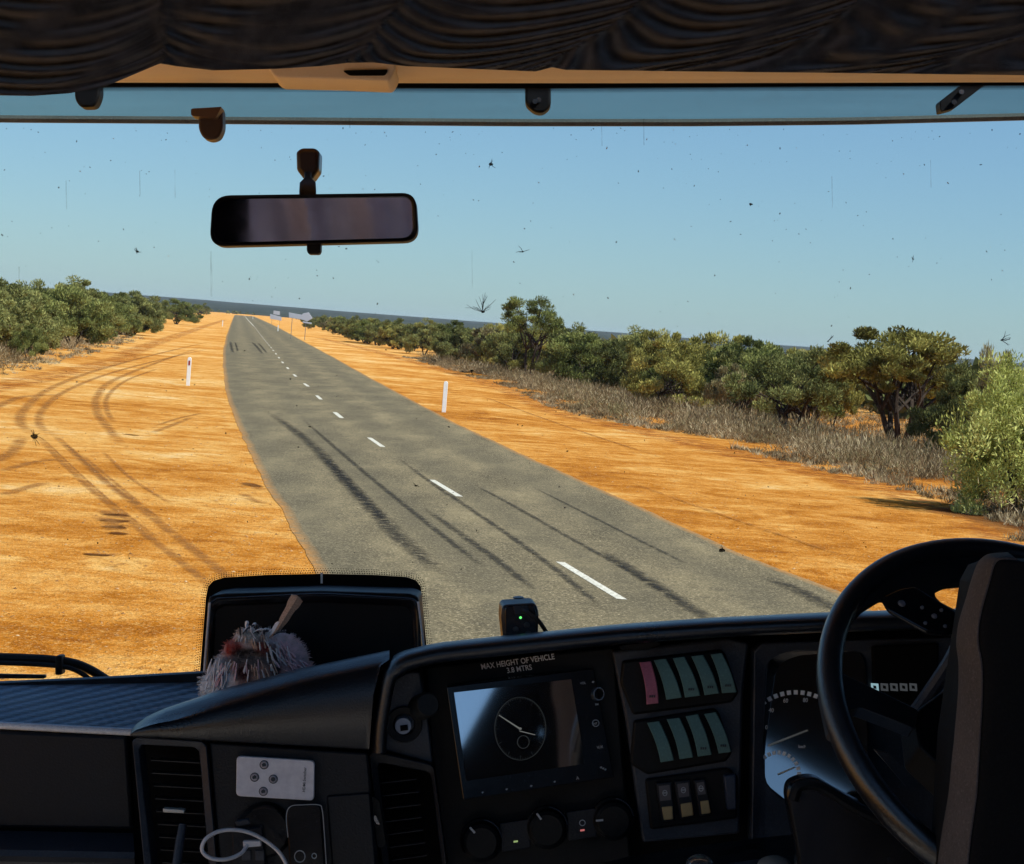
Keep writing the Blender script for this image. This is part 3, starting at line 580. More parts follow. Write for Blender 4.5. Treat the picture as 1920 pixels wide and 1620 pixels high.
# ------------------------------------------------------------------ windscreen
DW = 2.715
ws = Thing("windscreen", "large flat windscreen with dark dotted borders, specked with dirt and squashed insects", "windscreen", C(960, 1250, DW))
m = N("windscreen_glass"); tr = m.n("BsdfTransparent"); tr.inputs[0].default_value = (.93, .975, 1.0, 1); m.t.links.new(tr.outputs[0], m.out.inputs[0]); M['pane'] = m.m
ws.part(MB().prism(L([(-640, 120), (2560, 120), (2560, 1500), (-640, 1500)], DW), .006), "pane", M['pane'], smooth=False)
ws.part(MB().prism(L([(-640, 100), (2560, 100), (2560, 158), (1920, 160), (960, 166), (300, 163), (0, 164), (-640, 164)], DW - .003), .002), "black_border", M['recess'])
dots = MB()
def dot(x, y, r, d=DW - .003):
    dots.add([C(x + r * math.cos(k * 1.0472), y + r * math.sin(k * 1.0472), d) for k in range(6)], [(0, 1, 2, 3, 4, 5)])
for r_i, (dy, rr) in enumerate(((1.5, 1.75), (4.2, 1.45), (7, 1.1))):
    x = -300 + 2 * r_i
    while x < 2300:
        dot(x, float(np.interp(x, [-640, 0, 300, 960, 1920, 2560], [164, 164, 163, 166, 160, 158])) + dy, rr); x += 4
PATCH = [(372, 1420), (374, 1270), (382, 1170), (386, 1120), (390, 1100), (400, 1089), (420, 1083), (500, 1078), (603, 1076), (700, 1078), (762, 1082), (780, 1088), (789, 1100), (793, 1140), (800, 1215), (806, 1420)]
ws.part(MB().prism(L(PATCH, DW - .004), .002), "black_patch", M['recess'])
pp = [Vector((*p, 0)) for p in PATCH]
path = resample(PATCH, 150, False)
for k in range(3):
    for i, p in enumerate((lambda q_: q_[k % 2::2])(resample(PATCH, 460, False))):
        q = Vector(p) - Vector((590, 1300)); q.normalize()
        j = Vector((p[0], p[1])) + q * (2.4 + 4.0 * k); 
        if i % 1 == 0: dot(j.x, j.y, (1.35, 1.1, .85)[k], DW - .004)
ws.part(dots, "border_dots", M['recess'], smooth=False, recalc=False)
ws.part(MB().prism(L([(601, 1074), (605, 1074), (605, 1094), (601, 1094)], DW - .006), .001), "centre_mark", M['letter'])
m = N("dried_dirt"); b_ = m.bsdf((.035, .03, .026), .9, .1); t_ = m.n('BsdfTransparent'); x_ = m.n('MixShader'); x_.inputs[0].default_value = .72; m.t.links.new(t_.outputs[0], x_.inputs[1]); m.t.links.new(b_.outputs[0], x_.inputs[2]); m.t.links.new(x_.outputs[0], m.out.inputs[0]); M['dirt'] = m.m; M['dirt2'] = plain("pale_bug_smear", (.45, .43, .38), .9)
sp = MB()
for k in range(520):
    x, y = rnd.uniform(-20, 1940), 240 + 900 * rnd.random() ** 1.5; r = rnd.choice([.5, .6, .7, .8, .9, 1.0, 1.2, 1.6]) ; el_ = rnd.uniform(.8, 2.2); a_ = rnd.uniform(0, 6.28)
    pts = []
    for j in range(6):
        t = j * 1.0472; u, v = r * el_ * math.cos(t) * rnd.uniform(.6, 1.2), r * math.sin(t) * rnd.uniform(.6, 1.2); pts.append(C(x + u * math.cos(a_) - v * math.sin(a_), y + u * math.sin(a_) + v * math.cos(a_), DW - .002))
    sp.add(pts, [(0, 1, 2, 3, 4, 5)], 1 if rnd.random() < .12 else 0)
o = ws.part(sp, "dirt_specks", [M['dirt'], M['dirt2']], smooth=False, recalc=False); o["kind"] = "stuff"
m = N("drip_film"); b_ = m.bsdf((.06, .09, .12), .9, .1); t_ = m.n('BsdfTransparent'); x_ = m.n('MixShader'); m.set(x_, 0, m.mapr(m.noise(m.mapping(m.coord(), (300, 300, 40)), 1, 3), .35, .7, .03, .32)); m.t.links.new(t_.outputs[0], x_.inputs[1]); m.t.links.new(b_.outputs[0], x_.inputs[2]); m.t.links.new(x_.outputs[0], m.out.inputs[0])
for x, y0_, y1_, w_ in ((396, 470, 556, 2.2), (124, 338, 392, 1.4), (328, 318, 372, 1.3), (1207, 222, 272, 1.6), (1128, 230, 274, 1.3), (36, 500, 600, 1.3), (885, 470, 540, 1.2), (262, 320, 366, 1.0), (655, 215, 240, 1.8), (1560, 330, 390, 1.0), (1745, 300, 352, 1.0)):
    ws.part(MB().add([C(x - w_, y0_, DW - .002), C(x + w_ * .6, y0_, DW - .002), C(x + w_ + .5, y1_, DW - .002), C(x - w_ + 1, y1_, DW - .002)], [(0, 1, 2, 3)]), "drip_mark", m.m, smooth=False, recalc=False)
def splat(x, y, r, n, label, body=2.5, ang=(0, 6.28), pale=False, wd=.9):
    mb_ = MB()
    b = [C(x + body * 1.6 * math.cos(t) * rnd.uniform(.6, 1.2), y + body * math.sin(t) * rnd.uniform(.6, 1.2), DW - .002) for t in [k * .785 for k in range(8)]]
    mb_.prism(b, -.0015)
    for k in range(n):
        a_ = rnd.uniform(*ang); l = r * rnd.uniform(.45, 1.1); p0 = Vector((x, y)); kn = p0 + Vector((math.cos(a_), math.sin(a_))) * l * .5; a2 = a_ + rnd.uniform(-.5, .5); p1 = kn + Vector((math.cos(a2), math.sin(a2))) * l * .5
        mb_.tube([C(q.x, q.y, DW - .003) for q in (p0, kn, p1)], [wd * .00055, wd * .0005, wd * .0003], 4)
    return single(mb_, "squashed_insect", M['dirt2'] if pale else M['dirt'], label, "squashed insect", "insects squashed on the windscreen")
splat(905, 585, 34, 17, "wide splash of thin insect legs on the glass left of the tall tree", ang=(3.4, 6.0), wd=.8)
splat(64, 818, 19, 8, "dark long-legged insect stuck on the glass over the left dirt tracks", body=5)
splat(920, 308, 11, 5, "dark insect speck on the glass in the upper middle of the sky", body=3)
splat(980, 472, 13, 4, "thin bent insect leg mark on the glass in the sky right of the mirror", body=1.5)
splat(258, 472, 8, 6, "small crumbly insect mark on the glass left of the mirror", body=2)
splat(1354, 1032, 9, 5, "dark insect spot on the glass above the far edge of the asphalt", body=4)
splat(1552, 640, 20, 4, "upright thin insect streak on the glass left of the domed tree", ang=(4.6, 5.6), body=1.5)
splat(1878, 638, 22, 8, "scattered insect legs on the glass above the pale bush", ang=(5.0, 6.9), body=2)
splat(1408, 383, 6, 4, "small dark insect dot on the glass high in the right sky", body=2.5)
splat(780, 911, 8, 4, "tiny dark insect bit on the glass over the centre line dash", body=2)
splat(885, 695, 11, 3, "curved dark insect fragment on the glass over the dirt right of the road", ang=(1.2, 2.0), body=2.5)
splat(1712, 486, 10, 4, "faint thin insect mark on the glass above the domed tree", body=1.2, wd=.7)

# ------------------------------------------------------------------ outside: sun visor with brackets, wiper
m = N("tinted_visor"); c_ = m.coord(); n_ = m.noise(c_, 40, 4, .7); n2_ = m.noise(m.mapping(c_, (2, 2, 40)), 1, 3)
tr = m.n("BsdfTransparent"); m.set(tr, 0, m.mix(m.mapr(n2_, .3, .8), (.47, .54, .50), (.38, .445, .415))); bs = m.n("BsdfPrincipled"); m.set(bs, "Base Color", m.mix(n2_, (.12, .15, .17), (.2, .24, .26))); bs.inputs["Roughness"].default_value = .35
mx = m.n("MixShader"); m.set(mx, 0, m.mapr(n_, .55, .8, .10, .2)); m.t.links.new(tr.outputs[0], mx.inputs[1]); m.t.links.new(bs.outputs[0], mx.inputs[2]); m.t.links.new(mx.outputs[0], m.out.inputs[0]); M['visor'] = m.m
vis = Thing("sun_visor", "long tinted outside sun visor across the top of the windscreen", "sun visor", C(960, 150, 2.95))
def vy(x): return float(np.interp(x, [-600, 0, 300, 960, 1300, 1600, 1920, 2500], [219, 229, 231, 236, 236, 233, 225, 205]))
rows, lip = [], []
for x in np.linspace(-600, 2500, 50):
    y = vy(x); rows.append([C(x, 60, 2.86), C(x, 110, 2.90), C(x, 165, 2.945), C(x, y - 12, 3.0)]); lip.append([C(x, y - 13, 2.998), C(x, y - 7, 2.996), C(x, y, 3.0), C(x, y + 1, 3.012), C(x, y - 11, 3.012)])
vis.part(MB().loft(rows), "visor_blade", M['visor'], recalc=False)
M['lip'] = plastic("visor_edge_strip", (.12, .125, .12), .6, .2)
vis.part(MB().loft(lip, close=True, caps=True), "edge_strip", M['lip'])
vis.part(MB().prism(L(rounded([(138, 120), (187, 120), (187, 178), (178, 200), (150, 201), (140, 186)], 9), 2.86), .03), "bracket", M['black'], bev=.003)
vis.part(MB().prism(L(rounded([(984, 120), (1033, 120), (1033, 200), (1018, 212), (1002, 210), (985, 195)], 9), 2.86), .03), "bracket", M['black'], bev=.003)
vis.part(MB().prism(L(rounded([(1762, 190), (1785, 172), (1840, 130), (1846, 160), (1790, 203), (1764, 210)], 4), 2.86), .03), "bracket", M['black'], bev=.003)
mb = MB()
for x, y in ((1010, 188), (1003, 191), (1802, 173), (1788, 192)): mb.lathe(C(x, y, 2.859), [(0, .004), (.0035, .004), (.0035, 0)], 10)
vis.part(mb, "bracket_bolt", M['chrome'])
wp = Thing("windscreen_wiper", "black wiper arm with a hose clip lying outside the lower left windscreen", "wiper", C(100, 1260, 2.80))
wp.part(MB().tube(smooth_path([C(-120, 1232, 2.80), C(0, 1233, 2.80), (C(110, 1239, 2.80)), C(165, 1254, 2.81), C(225, 1292, 2.82)], 24), .0062, 8), "wiper_arm", M['rubber'])
wp.part(MB().tube(smooth_path([C(-120, 1241, 2.79), C(0, 1243, 2.79), (C(110, 1249, 2.79)), C(155, 1264, 2.80), C(200, 1300, 2.81)], 24), .0032, 8), "washer_hose", M['rubber'])
wp.part(MB().box(C(113, 1246, 2.795), (.0045, .012, .0125)), "hose_clip", M['black'], bev=.002)
wp.part(MB().prism(L([(-140, 1262), (84, 1266), (84, 1273), (-140, 1272)], 2.79), .012), "wiper_blade", M['rubber'], bev=.002)

# ------------------------------------------------------------------ mirror and glass clip
mir = Thing("rear_view_mirror", "wide black rear-view mirror on a stem hanging from the windscreen glass", "rear-view mirror", C(577, 300, 2.68))
hs = rounded([(398, 366), (779, 361), (785, 452), (392, 462)], [34, 26, 30, 30], 7); gl = rounded([(404, 374), (772, 368), (776, 446), (401, 455)], [26, 20, 24, 22], 7)
gl_d = lambda p: 2.512 + (p[0] - 590) / F * .02
mir.part(MB().ring(L(hs, 2.505), L(gl, 2.508), .03), "housing", M['black'], bev=.0035, seg=3)
mir.part(MB().prism(L(rounded([(402, 370), (775, 365), (781, 449), (396, 458)], 26), 2.535), .022), "back_shell", M['black'], bev=.012, seg=3)
m = N("mirror_glass"); nn = m.noise(m.coord(), 25, 3); m.bsdf((.55, .52, .56), m.mapr(nn, .3, .8, .01, .06), .5, 1.0); M['mirror'] = m.m
a_ = math.radians(9.0); b_ = math.radians(-3)
MN = Vector((math.sin(.07), -math.cos(.07), -.105)); MP = C(590, 412, 2.516)
mir.part(MB().add([C(p[0], p[1], MP.dot(MN) / C(p[0], p[1], 1.0).dot(MN)) for p in gl], [tuple(range(len(gl)))]), "mirror_glass", M['mirror'], smooth=False)
mir.part(MB().prism(L(rounded([(575, 455), (601, 455), (601, 470), (598, 476), (578, 476), (575, 470)], 3), 2.51), .02), "dip_lever", M['black'], bev=.003)
mir.part(MB().prism(L(rounded([(555, 284), (565, 277), (590, 277), (599, 284), (598, 318), (585, 336), (570, 336), (556, 318)], 5), 2.66), .045), "glass_mount", plain("brown_mount_plastic", (.035, .018, .012), .3), bev=.006, seg=3)
mir.part(MB().loft([[C(x, y, d) for x, y in ((577 - w, yy - 4), (577, yy - 4), (577 + w, yy - 4))] + [C(577 + w, yy + 4, d + .02), C(577 - w, yy + 4, d + .02)] for yy, w, d in ((325, 7, 2.64), (336, 6, 2.62), (345, 15, 2.58), (362, 16, 2.55), (372, 15, 2.545))], close=True, caps=True), "stem", M['black'], bev=.002)
clip = Thing("glass_clip", "small brown-black clip with a cross bar stuck at the top of the glass", "clip", C(395, 230, 2.68))
clip.part(MB().prism(L(rounded([(372, 215), (417, 201), (418, 240), (410, 258), (395, 263), (380, 258), (372, 242)], 8), 2.68), .03), "clip_body", plain("dark_brown_plastic", (.05, .028, .022), .45), bev=.004)
clip.part(MB().prism(L(rounded([(358, 204), (366, 203), (416, 200), (404, 221), (366, 218), (358, 216)], 3), 2.66), .03), "cross_bar", plain("brown_plastic_bar", (.09, .05, .035), .4), bev=.003)

# ------------------------------------------------------------------ swagged curtain across the top
def gather(k, y):
    T = [[(-160, 178), (-160, 0)], [(306, 122), (312, 75), (300, 0), (296, -200)], [(650, 112), (690, 85), (722, 40), (750, 10), (800, -60), (860, -200)], [(1005, 136), (1060, 100), (1150, 45), (1200, 0), (1290, -80), (1400, -200)],
         [(1270, 133), (1410, 105), (1525, 65), (1605, 0), (1680, -70), (1800, -200)], [(1610, 137), (1730, 120), (1920, 68), (2060, 0), (2200, -200)], [(2250, 150), (2400, 0), (2600, -200)]][k]
    p = sorted(T, key=lambda q: q[1]); return float(np.interp(y, [q[1] for q in p], [q[0] for q in p]))
def ybot(x): return float(np.interp(x, [-200, 0, 60, 130, 200, 250, 300, 330, 400, 520, 600, 650, 700, 760, 1005, 1035, 1060, 1300, 1600, 1920, 2300], [176, 179, 180, 175, 161, 140, 119, 124, 132, 129, 124, 118, 117, 124, 134, 126, 131, 134, 137, 141, 146]))
NX, NY = 520, 170; rows = []
wob = [(rnd.uniform(.004, .012), rnd.uniform(0, 6), rnd.uniform(.5, 1.4)) for _ in range(6)]
for i in range(NX):
    x = -200 + 2500 * i / (NX - 1); yb = ybot(x); row = []
    for j in range(NY + 6):
        t = min(1.0, j / (NY - 1)); y = -130 + (yb + 130) * t
        gs = [gather(k, y) for k in range(7)]; k = max(0, min(5, sum(g < x for g in gs) - 1)); g0, g1 = gs[k], gs[k + 1]; u = min(1, max(0, (x - g0) / max(1, g1 - g0)))
        w_ = sum(a_ * 0 + c_ * math.sin(x * a_ + b_ + y * .013 * c_) for a_, b_, c_ in wob)
        sag = 62 * (4 * u * (1 - u)) ** .8 * (.35 + .65 * min(1, max(0, (y + 60) / 150)))
        ph = (y - sag + 3.2 * w_ + 14 * k) / (27 + 5 * math.sin(k * 2.1) + 3 * math.sin(y * .02 + k)); am = .0062 * (.55 + .45 * math.sin(w_ * 1.7 + k)) * (4 * u * (1 - u) * .8 + .35)
        f_ = math.sin(ph * 6.283); f_ = math.copysign(abs(f_) ** .8, f_) * am + .00018 * math.sin(ph * 13.1 + x * .02 + 3 * w_) + .0014 * math.sin(ph * 2.9 + x * .006 + w_)
        f_ += .006 * math.exp(-((x - g0) / 16) ** 2) + .006 * math.exp(-((x - g1) / 16) ** 2) + .010 * 4 * u * (1 - u)
        d = 1.60 - f_ - .03 * (1 - t); 
        if j >= NY: q = j - NY + 1; d += .012 * q; y = yb - 3 * q * q / 6.0
        row.append(C(x, y, d))
    rows.append(row)
m = N("dark_velvet"); c_ = m.coord(); nn = m.noise(c_, 1400, 2, .7); n2_ = m.noise(c_, 60, 3, .6)
q = m.bsdf(m.mix(m.mapr(n2_, .35, .7), (.013, .0125, .013), (.050, .046, .045)), .9, .1, bump=nn, bstr=.7, bdist=.0015); q.inputs["Sheen Weight"].default_value = .3; q.inputs["Sheen Roughness"].default_value = .5; M['velvet'] = m.m
single(MB().loft(rows), "swag_curtain", M['velvet'], "dark velvety curtain gathered in sagging swags across the top of the view", "curtain", base=C(960, 100, 1.6), recalc=False, ang=80)

# ------------------------------------------------------------------ dashboard
db = Thing("dashboard", "long dark moulded dashboard with vents, screen, switches and instrument cluster", "dashboard", C(960, 1500, 2.5))
CREST = [(244, 1378), (247, 1368), (255, 1358), (275, 1344), (300, 1331), (420, 1291), (560, 1254), (710, 1223), (760, 1213), (800, 1207), (960, 1190), (1160, 1170), (1350, 1157), (1545, 1148), (1700, 1143), (1990, 1137), (2300, 1135)]
def cy(x): return float(np.interp(x, [p[0] for p in CREST], [p[1] for p in CREST]))
# upper console hump, left of the cluster
rows = []
for x in [244, 246, 250, 256, 264, 275, 290] + list(range(310, 735, 12)):
    yc = cy(x); ys_ = float(np.interp(x, [244, 740], [1381, 1408])); k = min(1, (ys_ - yc) / 60)
    xe = lambda q: min(x, float(np.interp(q, [1225, 1240, 1300, 1400], [735, 716, 700, 692])))
    rr = 7 * k + .4
    rows.append([C(xe(ys_), ys_, 2.365), C(xe(ys_ - 3), ys_ - 3 * k, 2.358), C(xe(yc + .45 * (ys_ - yc)), yc + .45 * (ys_ - yc), 2.357), C(xe(yc + 28 * k), yc + 28 * k, 2.366), C(x, yc + 3.2 * rr * .75, 2.378), C(x, yc + 1.2 * rr, 2.390), C(x, yc + .35 * rr, 2.405), C(x, yc, 2.425), C(x, yc + 5 * k, 2.48), C(x, yc + 34 * k, 2.68)])
db.part(MB().loft(rows), "console_hump", M['dash'], recalc=False, ang=180)
# hood lip round the driver's cluster
HP = smooth_path([Vector((*p, 0)) for p in [(694, 1412), (696, 1370), (703, 1318), (713, 1270), (728, 1240), (752, 1222), (800, 1209)]], 22)
HP = [(p.x, p.y) for p in HP] + [(x, cy(x) ) for x in range(830, 2301, 35)]
rows = []
for i, p in enumerate(HP):
    a_ = Vector(HP[max(i - 1, 0)]); b_ = Vector(HP[min(i + 1, len(HP) - 1)]); t = (b_ - a_).normalized(); nrm = Vector((-t.y, t.x)); p = Vector(p)
    w_ = 1.0 if i > 12 else .8
    q = lambda off, d: C(p.x + nrm.x * off * w_, p.y + nrm.y * off * w_, d)
    back = C(p.x, p.y + (26 if i > 16 else 0), 2.68) if i > 12 else q(-2, 2.40)
    rows.append([back, q(1.5, 2.47), q(0, 2.42), q(1, 2.395), q(4.5, 2.372), q(10, 2.358), q(18, 2.352), q(30, 2.352), q(36, 2.356), q(38, 2.365), q(38, 2.47)])
db.part(MB().loft(rows), "cluster_hood", M['dash'], recalc=False, ang=180)
# dark core behind everything
db.part(MB().prism(L([(-420, 1372), (240, 1384), (300, 1376), (690, 1300), (720, 1258), (800, 1240), (1160, 1205), (1545, 1180), (2300, 1168), (2300, 1900), (-420, 1900)], 2.462), .12), "dash_core", M['recess'])
# cluster main panel
z3 = lambda x, y: (1120 + x / 3.5227, 1160 + y / 3.5227)
z5 = lambda x, y: (660 + x / 3.855, 1200 + y / 3.855)
db.part(MB().prism(L([(797, 1250), (1152, 1212), (1186, 1640), (838, 1700), (812, 1480)], 2.442), .03), "centre_panel", M['black'], bev=.003)
db.part(MB().prism(L(rounded([z5(490, 230), z5(400, 232), z5(300, 290), z5(235, 420), z5(165, 780), z5(585, 893), z5(545, 560)], 8), 2.405), .05), "socket_panel", M['grey'], bev=.002)
sk = db.part(MB().lathe(C(758, 1358, 2.402), [(0, -.004), (.0105, -.004), (.0125, .003), (.0195, .004), (.0205, .0), (.0205, -.01)], 36), "power_socket", M['black'])
db.part(MB().lathe(C(756, 1361, 2.397), [(0, .001), (.0088, .001), (.0096, 0), (.0096, -.01)], 28), "usb_insert", plain("blue_grey_metal", (.30, .34, .42), .35, .4), parent=sk)
db.part(MB().prism(L([(750, 1361), (764, 1359), (765, 1369), (751, 1371)], 2.394), .002), "usb_port", M['recess'], parent=sk)
cap = db.part(MB().lathe(C(800, 1322, 2.385), [(0, .006), (.012, .006), (.0145, .002), (.0145, -.03)], 30, Vector((.35, -1, .25))), "socket_cap", M['rubber'])
# vents
def vent(outer, inner, lines, d, frame_mat):
    o_ = resample(rounded(outer, 8), 64); i_ = resample(rounded(inner, 10), 64)
    k = min(range(64), key=lambda s_: sum((Vector(o_[j]) - Vector(i_[(j + s_) % 64])).length for j in range(64))); i_ = i_[k:] + i_[:k]
    v_ = db.part(MB().ring(L(o_, d), L(i_, d + .004), .04), "air_vent", frame_mat, bev=.0012)
    mb_ = MB()
    for (x0, y0, x1, y1) in lines: mb_.add([C(x0, y0, d + .012), C(x1, y1, d + .012), C(x1, y1 + 1.6, d + .0125), C(x0, y0 + 1.6, d + .0125), C(x1, y1 - 6, d + .05), C(x0, y0 - 6, d + .05)], [(0, 1, 2, 3), (0, 5, 4, 1)])
    db.part(mb_, "louvres", M['louvre'], parent=v_, smooth=False, recalc=False); return v_
M['louvre'] = plastic("louvre_plastic", (.022, .022, .024), .4, .2)
v1 = vent([(247, 1382), (386, 1391), (412, 1690), (276, 1690)], [(259, 1396), (373, 1402), (397, 1690), (292, 1690)], [(283 + k * 2.6, 1425 + k * 24, 376 + k * 2, 1430 + k * 24) for k in range(9)], 2.368, M['grey'])
db.part(MB().prism(L(rounded([(305, 1516), (345, 1519), (345, 1525), (306, 1523)], 2), 2.372), .012), "vent_tab", plain("pale_tab", (.6, .58, .52), .4), parent=v1, bev=.001)
db.part(MB().tube([C(343, 1546, 2.36), C(337, 1580, 2.352), C(329, 1640, 2.34)], [.0045, .005, .0055], 10), "vent_lever", M['grey'], parent=v1)
v2 = vent([z5(120, 800), z5(588, 905), z5(700, 1750), z5(240, 1750)], [z5(182, 885), z5(570, 958), z5(665, 1750), z5(290, 1750)], [(z5(195 + 14 * k, 0)[0], z5(0, 1034 + 93 * k)[1], z5(470 + 12 * k, 0)[0], z5(0, 1004 + 92 * k)[1]) for k in range(8)], 2.392, M['fascia'])
db.part(MB().prism(L(rounded([(697, 1492), (712, 1502), (724, 1585), (709, 1592), (698, 1540)], 6), 2.385), .02), "thumb_wheel", M['black'], parent=v2, bev=.002)
db.part(MB().prism(L([(699, 1532), (706, 1545), (712, 1546), (704, 1528)], 2.382), .003), "wheel_mark", M['chrome'], parent=v2)
# fascia panel with the remote
db.part(MB().prism(L([(392, 1392), (689, 1412), (692, 1440), (716, 1700), (418, 1700)], 2.376), .05), "left_fascia", M['fascia'], bev=.0025)
db.part(MB().prism(L(rounded([(612, 1492), (694, 1486), (712, 1700), (628, 1700)], 6), 2.373), .02), "fascia_step", M['fascia'], bev=.002)
# glovebox side
db.part(MB().prism(L([(-420, 1352), (238, 1380), (249, 1556), (-420, 1546)], 2.445), .04), "glovebox_lid", M['fascia'], bev=.004)
db.part(MB().loft([[C(x, 1560 + dy, 2.45), C(x, 1563 + dy, 2.442), C(x + 2, 1596 + dy, 2.40), C(x + 2, 1608 + dy, 2.397), C(x + 3, 1618 + dy, 2.41), C(x + 3, 1760, 2.44)] for x, dy in ((-420, -8), (0, -3), (250, 2))]), "glovebox_shelf", M['grey'], recalc=False)
tray = db.part(MB().prism([C(-420, 1348, 2.452), C(246, 1372, 2.452), C(470, 1288, 2.665), C(-420, 1292, 2.665)], .0), "tray_base", M['black']) if False else None
A_, B_, C2, D_ = C(-420, 1346, 2.45), C(262, 1372, 2.45), C(470, 1276, 2.67), C(-420, 1289, 2.67)
M['mat'] = plastic("blue_grey_tray_mat", (.15, .235, .34), .5, .3, .5, 500, .15); M['groove'] = plastic("mat_groove", (.014, .020, .030), .7, .1)
mb = MB().loft([[A_.lerp(B_, u).lerp(D_.lerp(C2, u), v) for v in np.linspace(0, 1, 25)] for u in np.linspace(0, 1, 25)])
tr_ = db.part(mb, "tray_mat", M['mat'], recalc=False)
gr = MB()
def tp(u, v): return (A_.lerp(B_, u)).lerp(D_.lerp(C2, u), v)
for i in range(22):
    for j in range(20):
        u = -.16 + i * .058 + j * .0125; v = .03 + j * .047
        if 0 < u < .93 and v < .97:
            p0, p1 = tp(u, v), tp(min(u + .036, .99), min(v + .030, .99)); t = (p1 - p0).normalized(); s_ = Vector((t.y, -t.x, 0)) * .0016; up_ = Vector((0, 0, .0012))
            gr.add([p0 - s_ + up_, p1 - s_ + up_, p1 + s_ + up_, p0 + s_ + up_], [(0, 1, 2, 3)])
db.part(gr, "mat_grooves", M['groove'], parent=tr_, smooth=False, recalc=False)
M['edge'] = plastic("tray_edge_highlight", (.62, .66, .72), .35, .1, .6)  # sky highlight on the tray's front edge, put into the pale colour
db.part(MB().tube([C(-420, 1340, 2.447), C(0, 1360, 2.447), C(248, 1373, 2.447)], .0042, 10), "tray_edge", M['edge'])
db.part(MB().loft([[C(x, y + 24, 2.665), C(x, y + 4, 2.662), C(x, y, 2.668), C(x, y + 1, 2.69), C(x, y + 30, 2.70)] for x, y in ((-420, 1294), (0, 1277), (200, 1268), (380, 1258), (430, 1255))]), "rear_lip", M['dash'], recalc=False)
# boxy black housing standing behind the hump, against the patch on the glass
bx = rounded([(391, 1118), (420, 1113), (600, 1108), (770, 1113), (785, 1120), (800, 1420), (378, 1420)], 9)
hb = db.part(MB().prism(L(bx, 2.60), .10), "black_housing", M['black'], bev=.011, seg=4)
db.part(MB().ring(L(resample(rounded([(389, 1122), (602, 1112), (786, 1122), (800, 1420), (380, 1420)], 10), 60), 2.592), L(resample(rounded([(408, 1140), (602, 1133), (768, 1140), (780, 1400), (396, 1400)], 8), 60), 2.60), .02), "housing_rim", M['gloss'], parent=hb, bev=.008, seg=4)
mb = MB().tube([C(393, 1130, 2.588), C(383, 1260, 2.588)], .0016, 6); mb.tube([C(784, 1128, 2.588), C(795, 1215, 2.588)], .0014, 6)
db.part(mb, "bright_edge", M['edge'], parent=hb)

# head unit with its screen
z6 = lambda x, y: (820 + x / 4.8, 1210 + y / 4.8)
HN = Vector((math.sin(.279) * math.cos(.157), -math.cos(.279) * math.cos(.157), math.sin(.157))); HP0 = C(994, 1370, 2.405)
def HD(x, y, o=0.0): return HP0.dot(HN) / C(x, y, 1.0).dot(HN) - o
def LH(pts, o=0.0): return [C(p[0], p[1], HD(p[0], p[1], o)) for p in pts]
hu = db.part(MB().prism(LH(rounded([z6(80, 372), z6(1408, 205), z6(1592, 1190), z6(232, 1392)], 3)), .03), "head_unit", M['gloss'], bev=.0015)
m = N("screen_glass"); q = m.bsdf((.010, .014, .018), .04, 1.0, IOR=3.4); M['screen'] = m.m
scq = [z6(150, 425), z6(1205, 305), z6(1330, 1065), z6(262, 1220)]
sc = LH(scq, .0012)
db.part(MB().add(sc, [(0, 1, 2, 3)]), "screen", M['screen'], parent=hu, smooth=False, recalc=False)
M['dial'] = glow("dial_lines", (.35, .40, .42), .05)
ck = MB(); cx0, cy0 = z6(748, 750)
def arcpts(cx, cyy, rx, ry, a0, a1, n, d, rot=0): q_ = [(cx + rx * math.cos(a0 + (a1 - a0) * k / (n - 1)), cyy + ry * math.sin(a0 + (a1 - a0) * k / (n - 1))) for k in range(n)]; return LH(q_, .002) if d is None else L(q_, d)
ck.tube(arcpts(cx0, cy0, 48, 59, 0, 6.283, 60, None), .00022, 4); ck.tube(arcpts(*z6(775, 870), 11, 12, 0, 6.283, 30, None), .0003, 4)
for k in range(60): a_ = k * .1047; r0 = .93 if k % 5 else .84; ck.tube(LH([(cx0 + 48 * r0 * math.cos(a_), cy0 + 59 * r0 * math.sin(a_)), (cx0 + 47 * math.cos(a_), cy0 + 58 * math.sin(a_))], .002), .00012, 3)
db.part(ck, "clock_face", M['dial'], parent=hu)
ck = MB(); ck.tube(LH([z6(750, 755), z6(555, 628)], .0022), [.0009, .0004], 5); ck.tube(LH([z6(740, 770), z6(880, 805)], .0022), .0005, 5); ck.lathe(LH([z6(748, 750)], .0022)[0], [(0, .001), (.0012, .001), (.0014, 0)], 12)
db.part(ck, "clock_hands", glow("clock_hands", (.6, .62, .6), .14), parent=hu)
def text(s_, x, y, hpx, ang, d, sx=1.0, bold=.0, center=True, shear=0):
    cu = bpy.data.curves.new("t", 'FONT'); cu.body = s_; cu.align_x = 'CENTER' if center else 'LEFT'; cu.align_y = 'CENTER'; cu.size = 1.0; cu.offset = bold; cu.shear = shear; cu.resolution_u = 3
    to = bpy.data.objects.new("t", cu); COL.objects.link(to); dg = bpy.context.evaluated_depsgraph_get(); me = bpy.data.meshes.new_from_object(to.evaluated_get(dg)); bpy.data.objects.remove(to)
    vs_ = [v.co.copy() for v in me.vertices]; fs_ = [tuple(p.vertices) for p in me.polygons]; bpy.data.meshes.remove(me); k = hpx / .70; ca, sa = math.cos(ang), math.sin(ang)
    return [C(x + (v.x * sx * ca + v.y * sa) * k, y + (v.x * sx * sa - v.y * ca) * k, d) for v in vs_], fs_
tx = MB(); s1 = math.atan2(-17, 118)
tx.add(*text("MAX HEIGHT OF VEHICLE", 971, 1241, 10.5, s1, 2.4405, .80, .012, shear=-.08)); tx.add(*text("3.8 MTRS", 974, 1254.5, 10, s1, 2.4405, .85, .012, shear=-.08))
db.part(tx, "height_notice", M['letter'], smooth=False, recalc=False)
M['dim'] = plain("dim_lettering", (.38, .40, .42), .6)
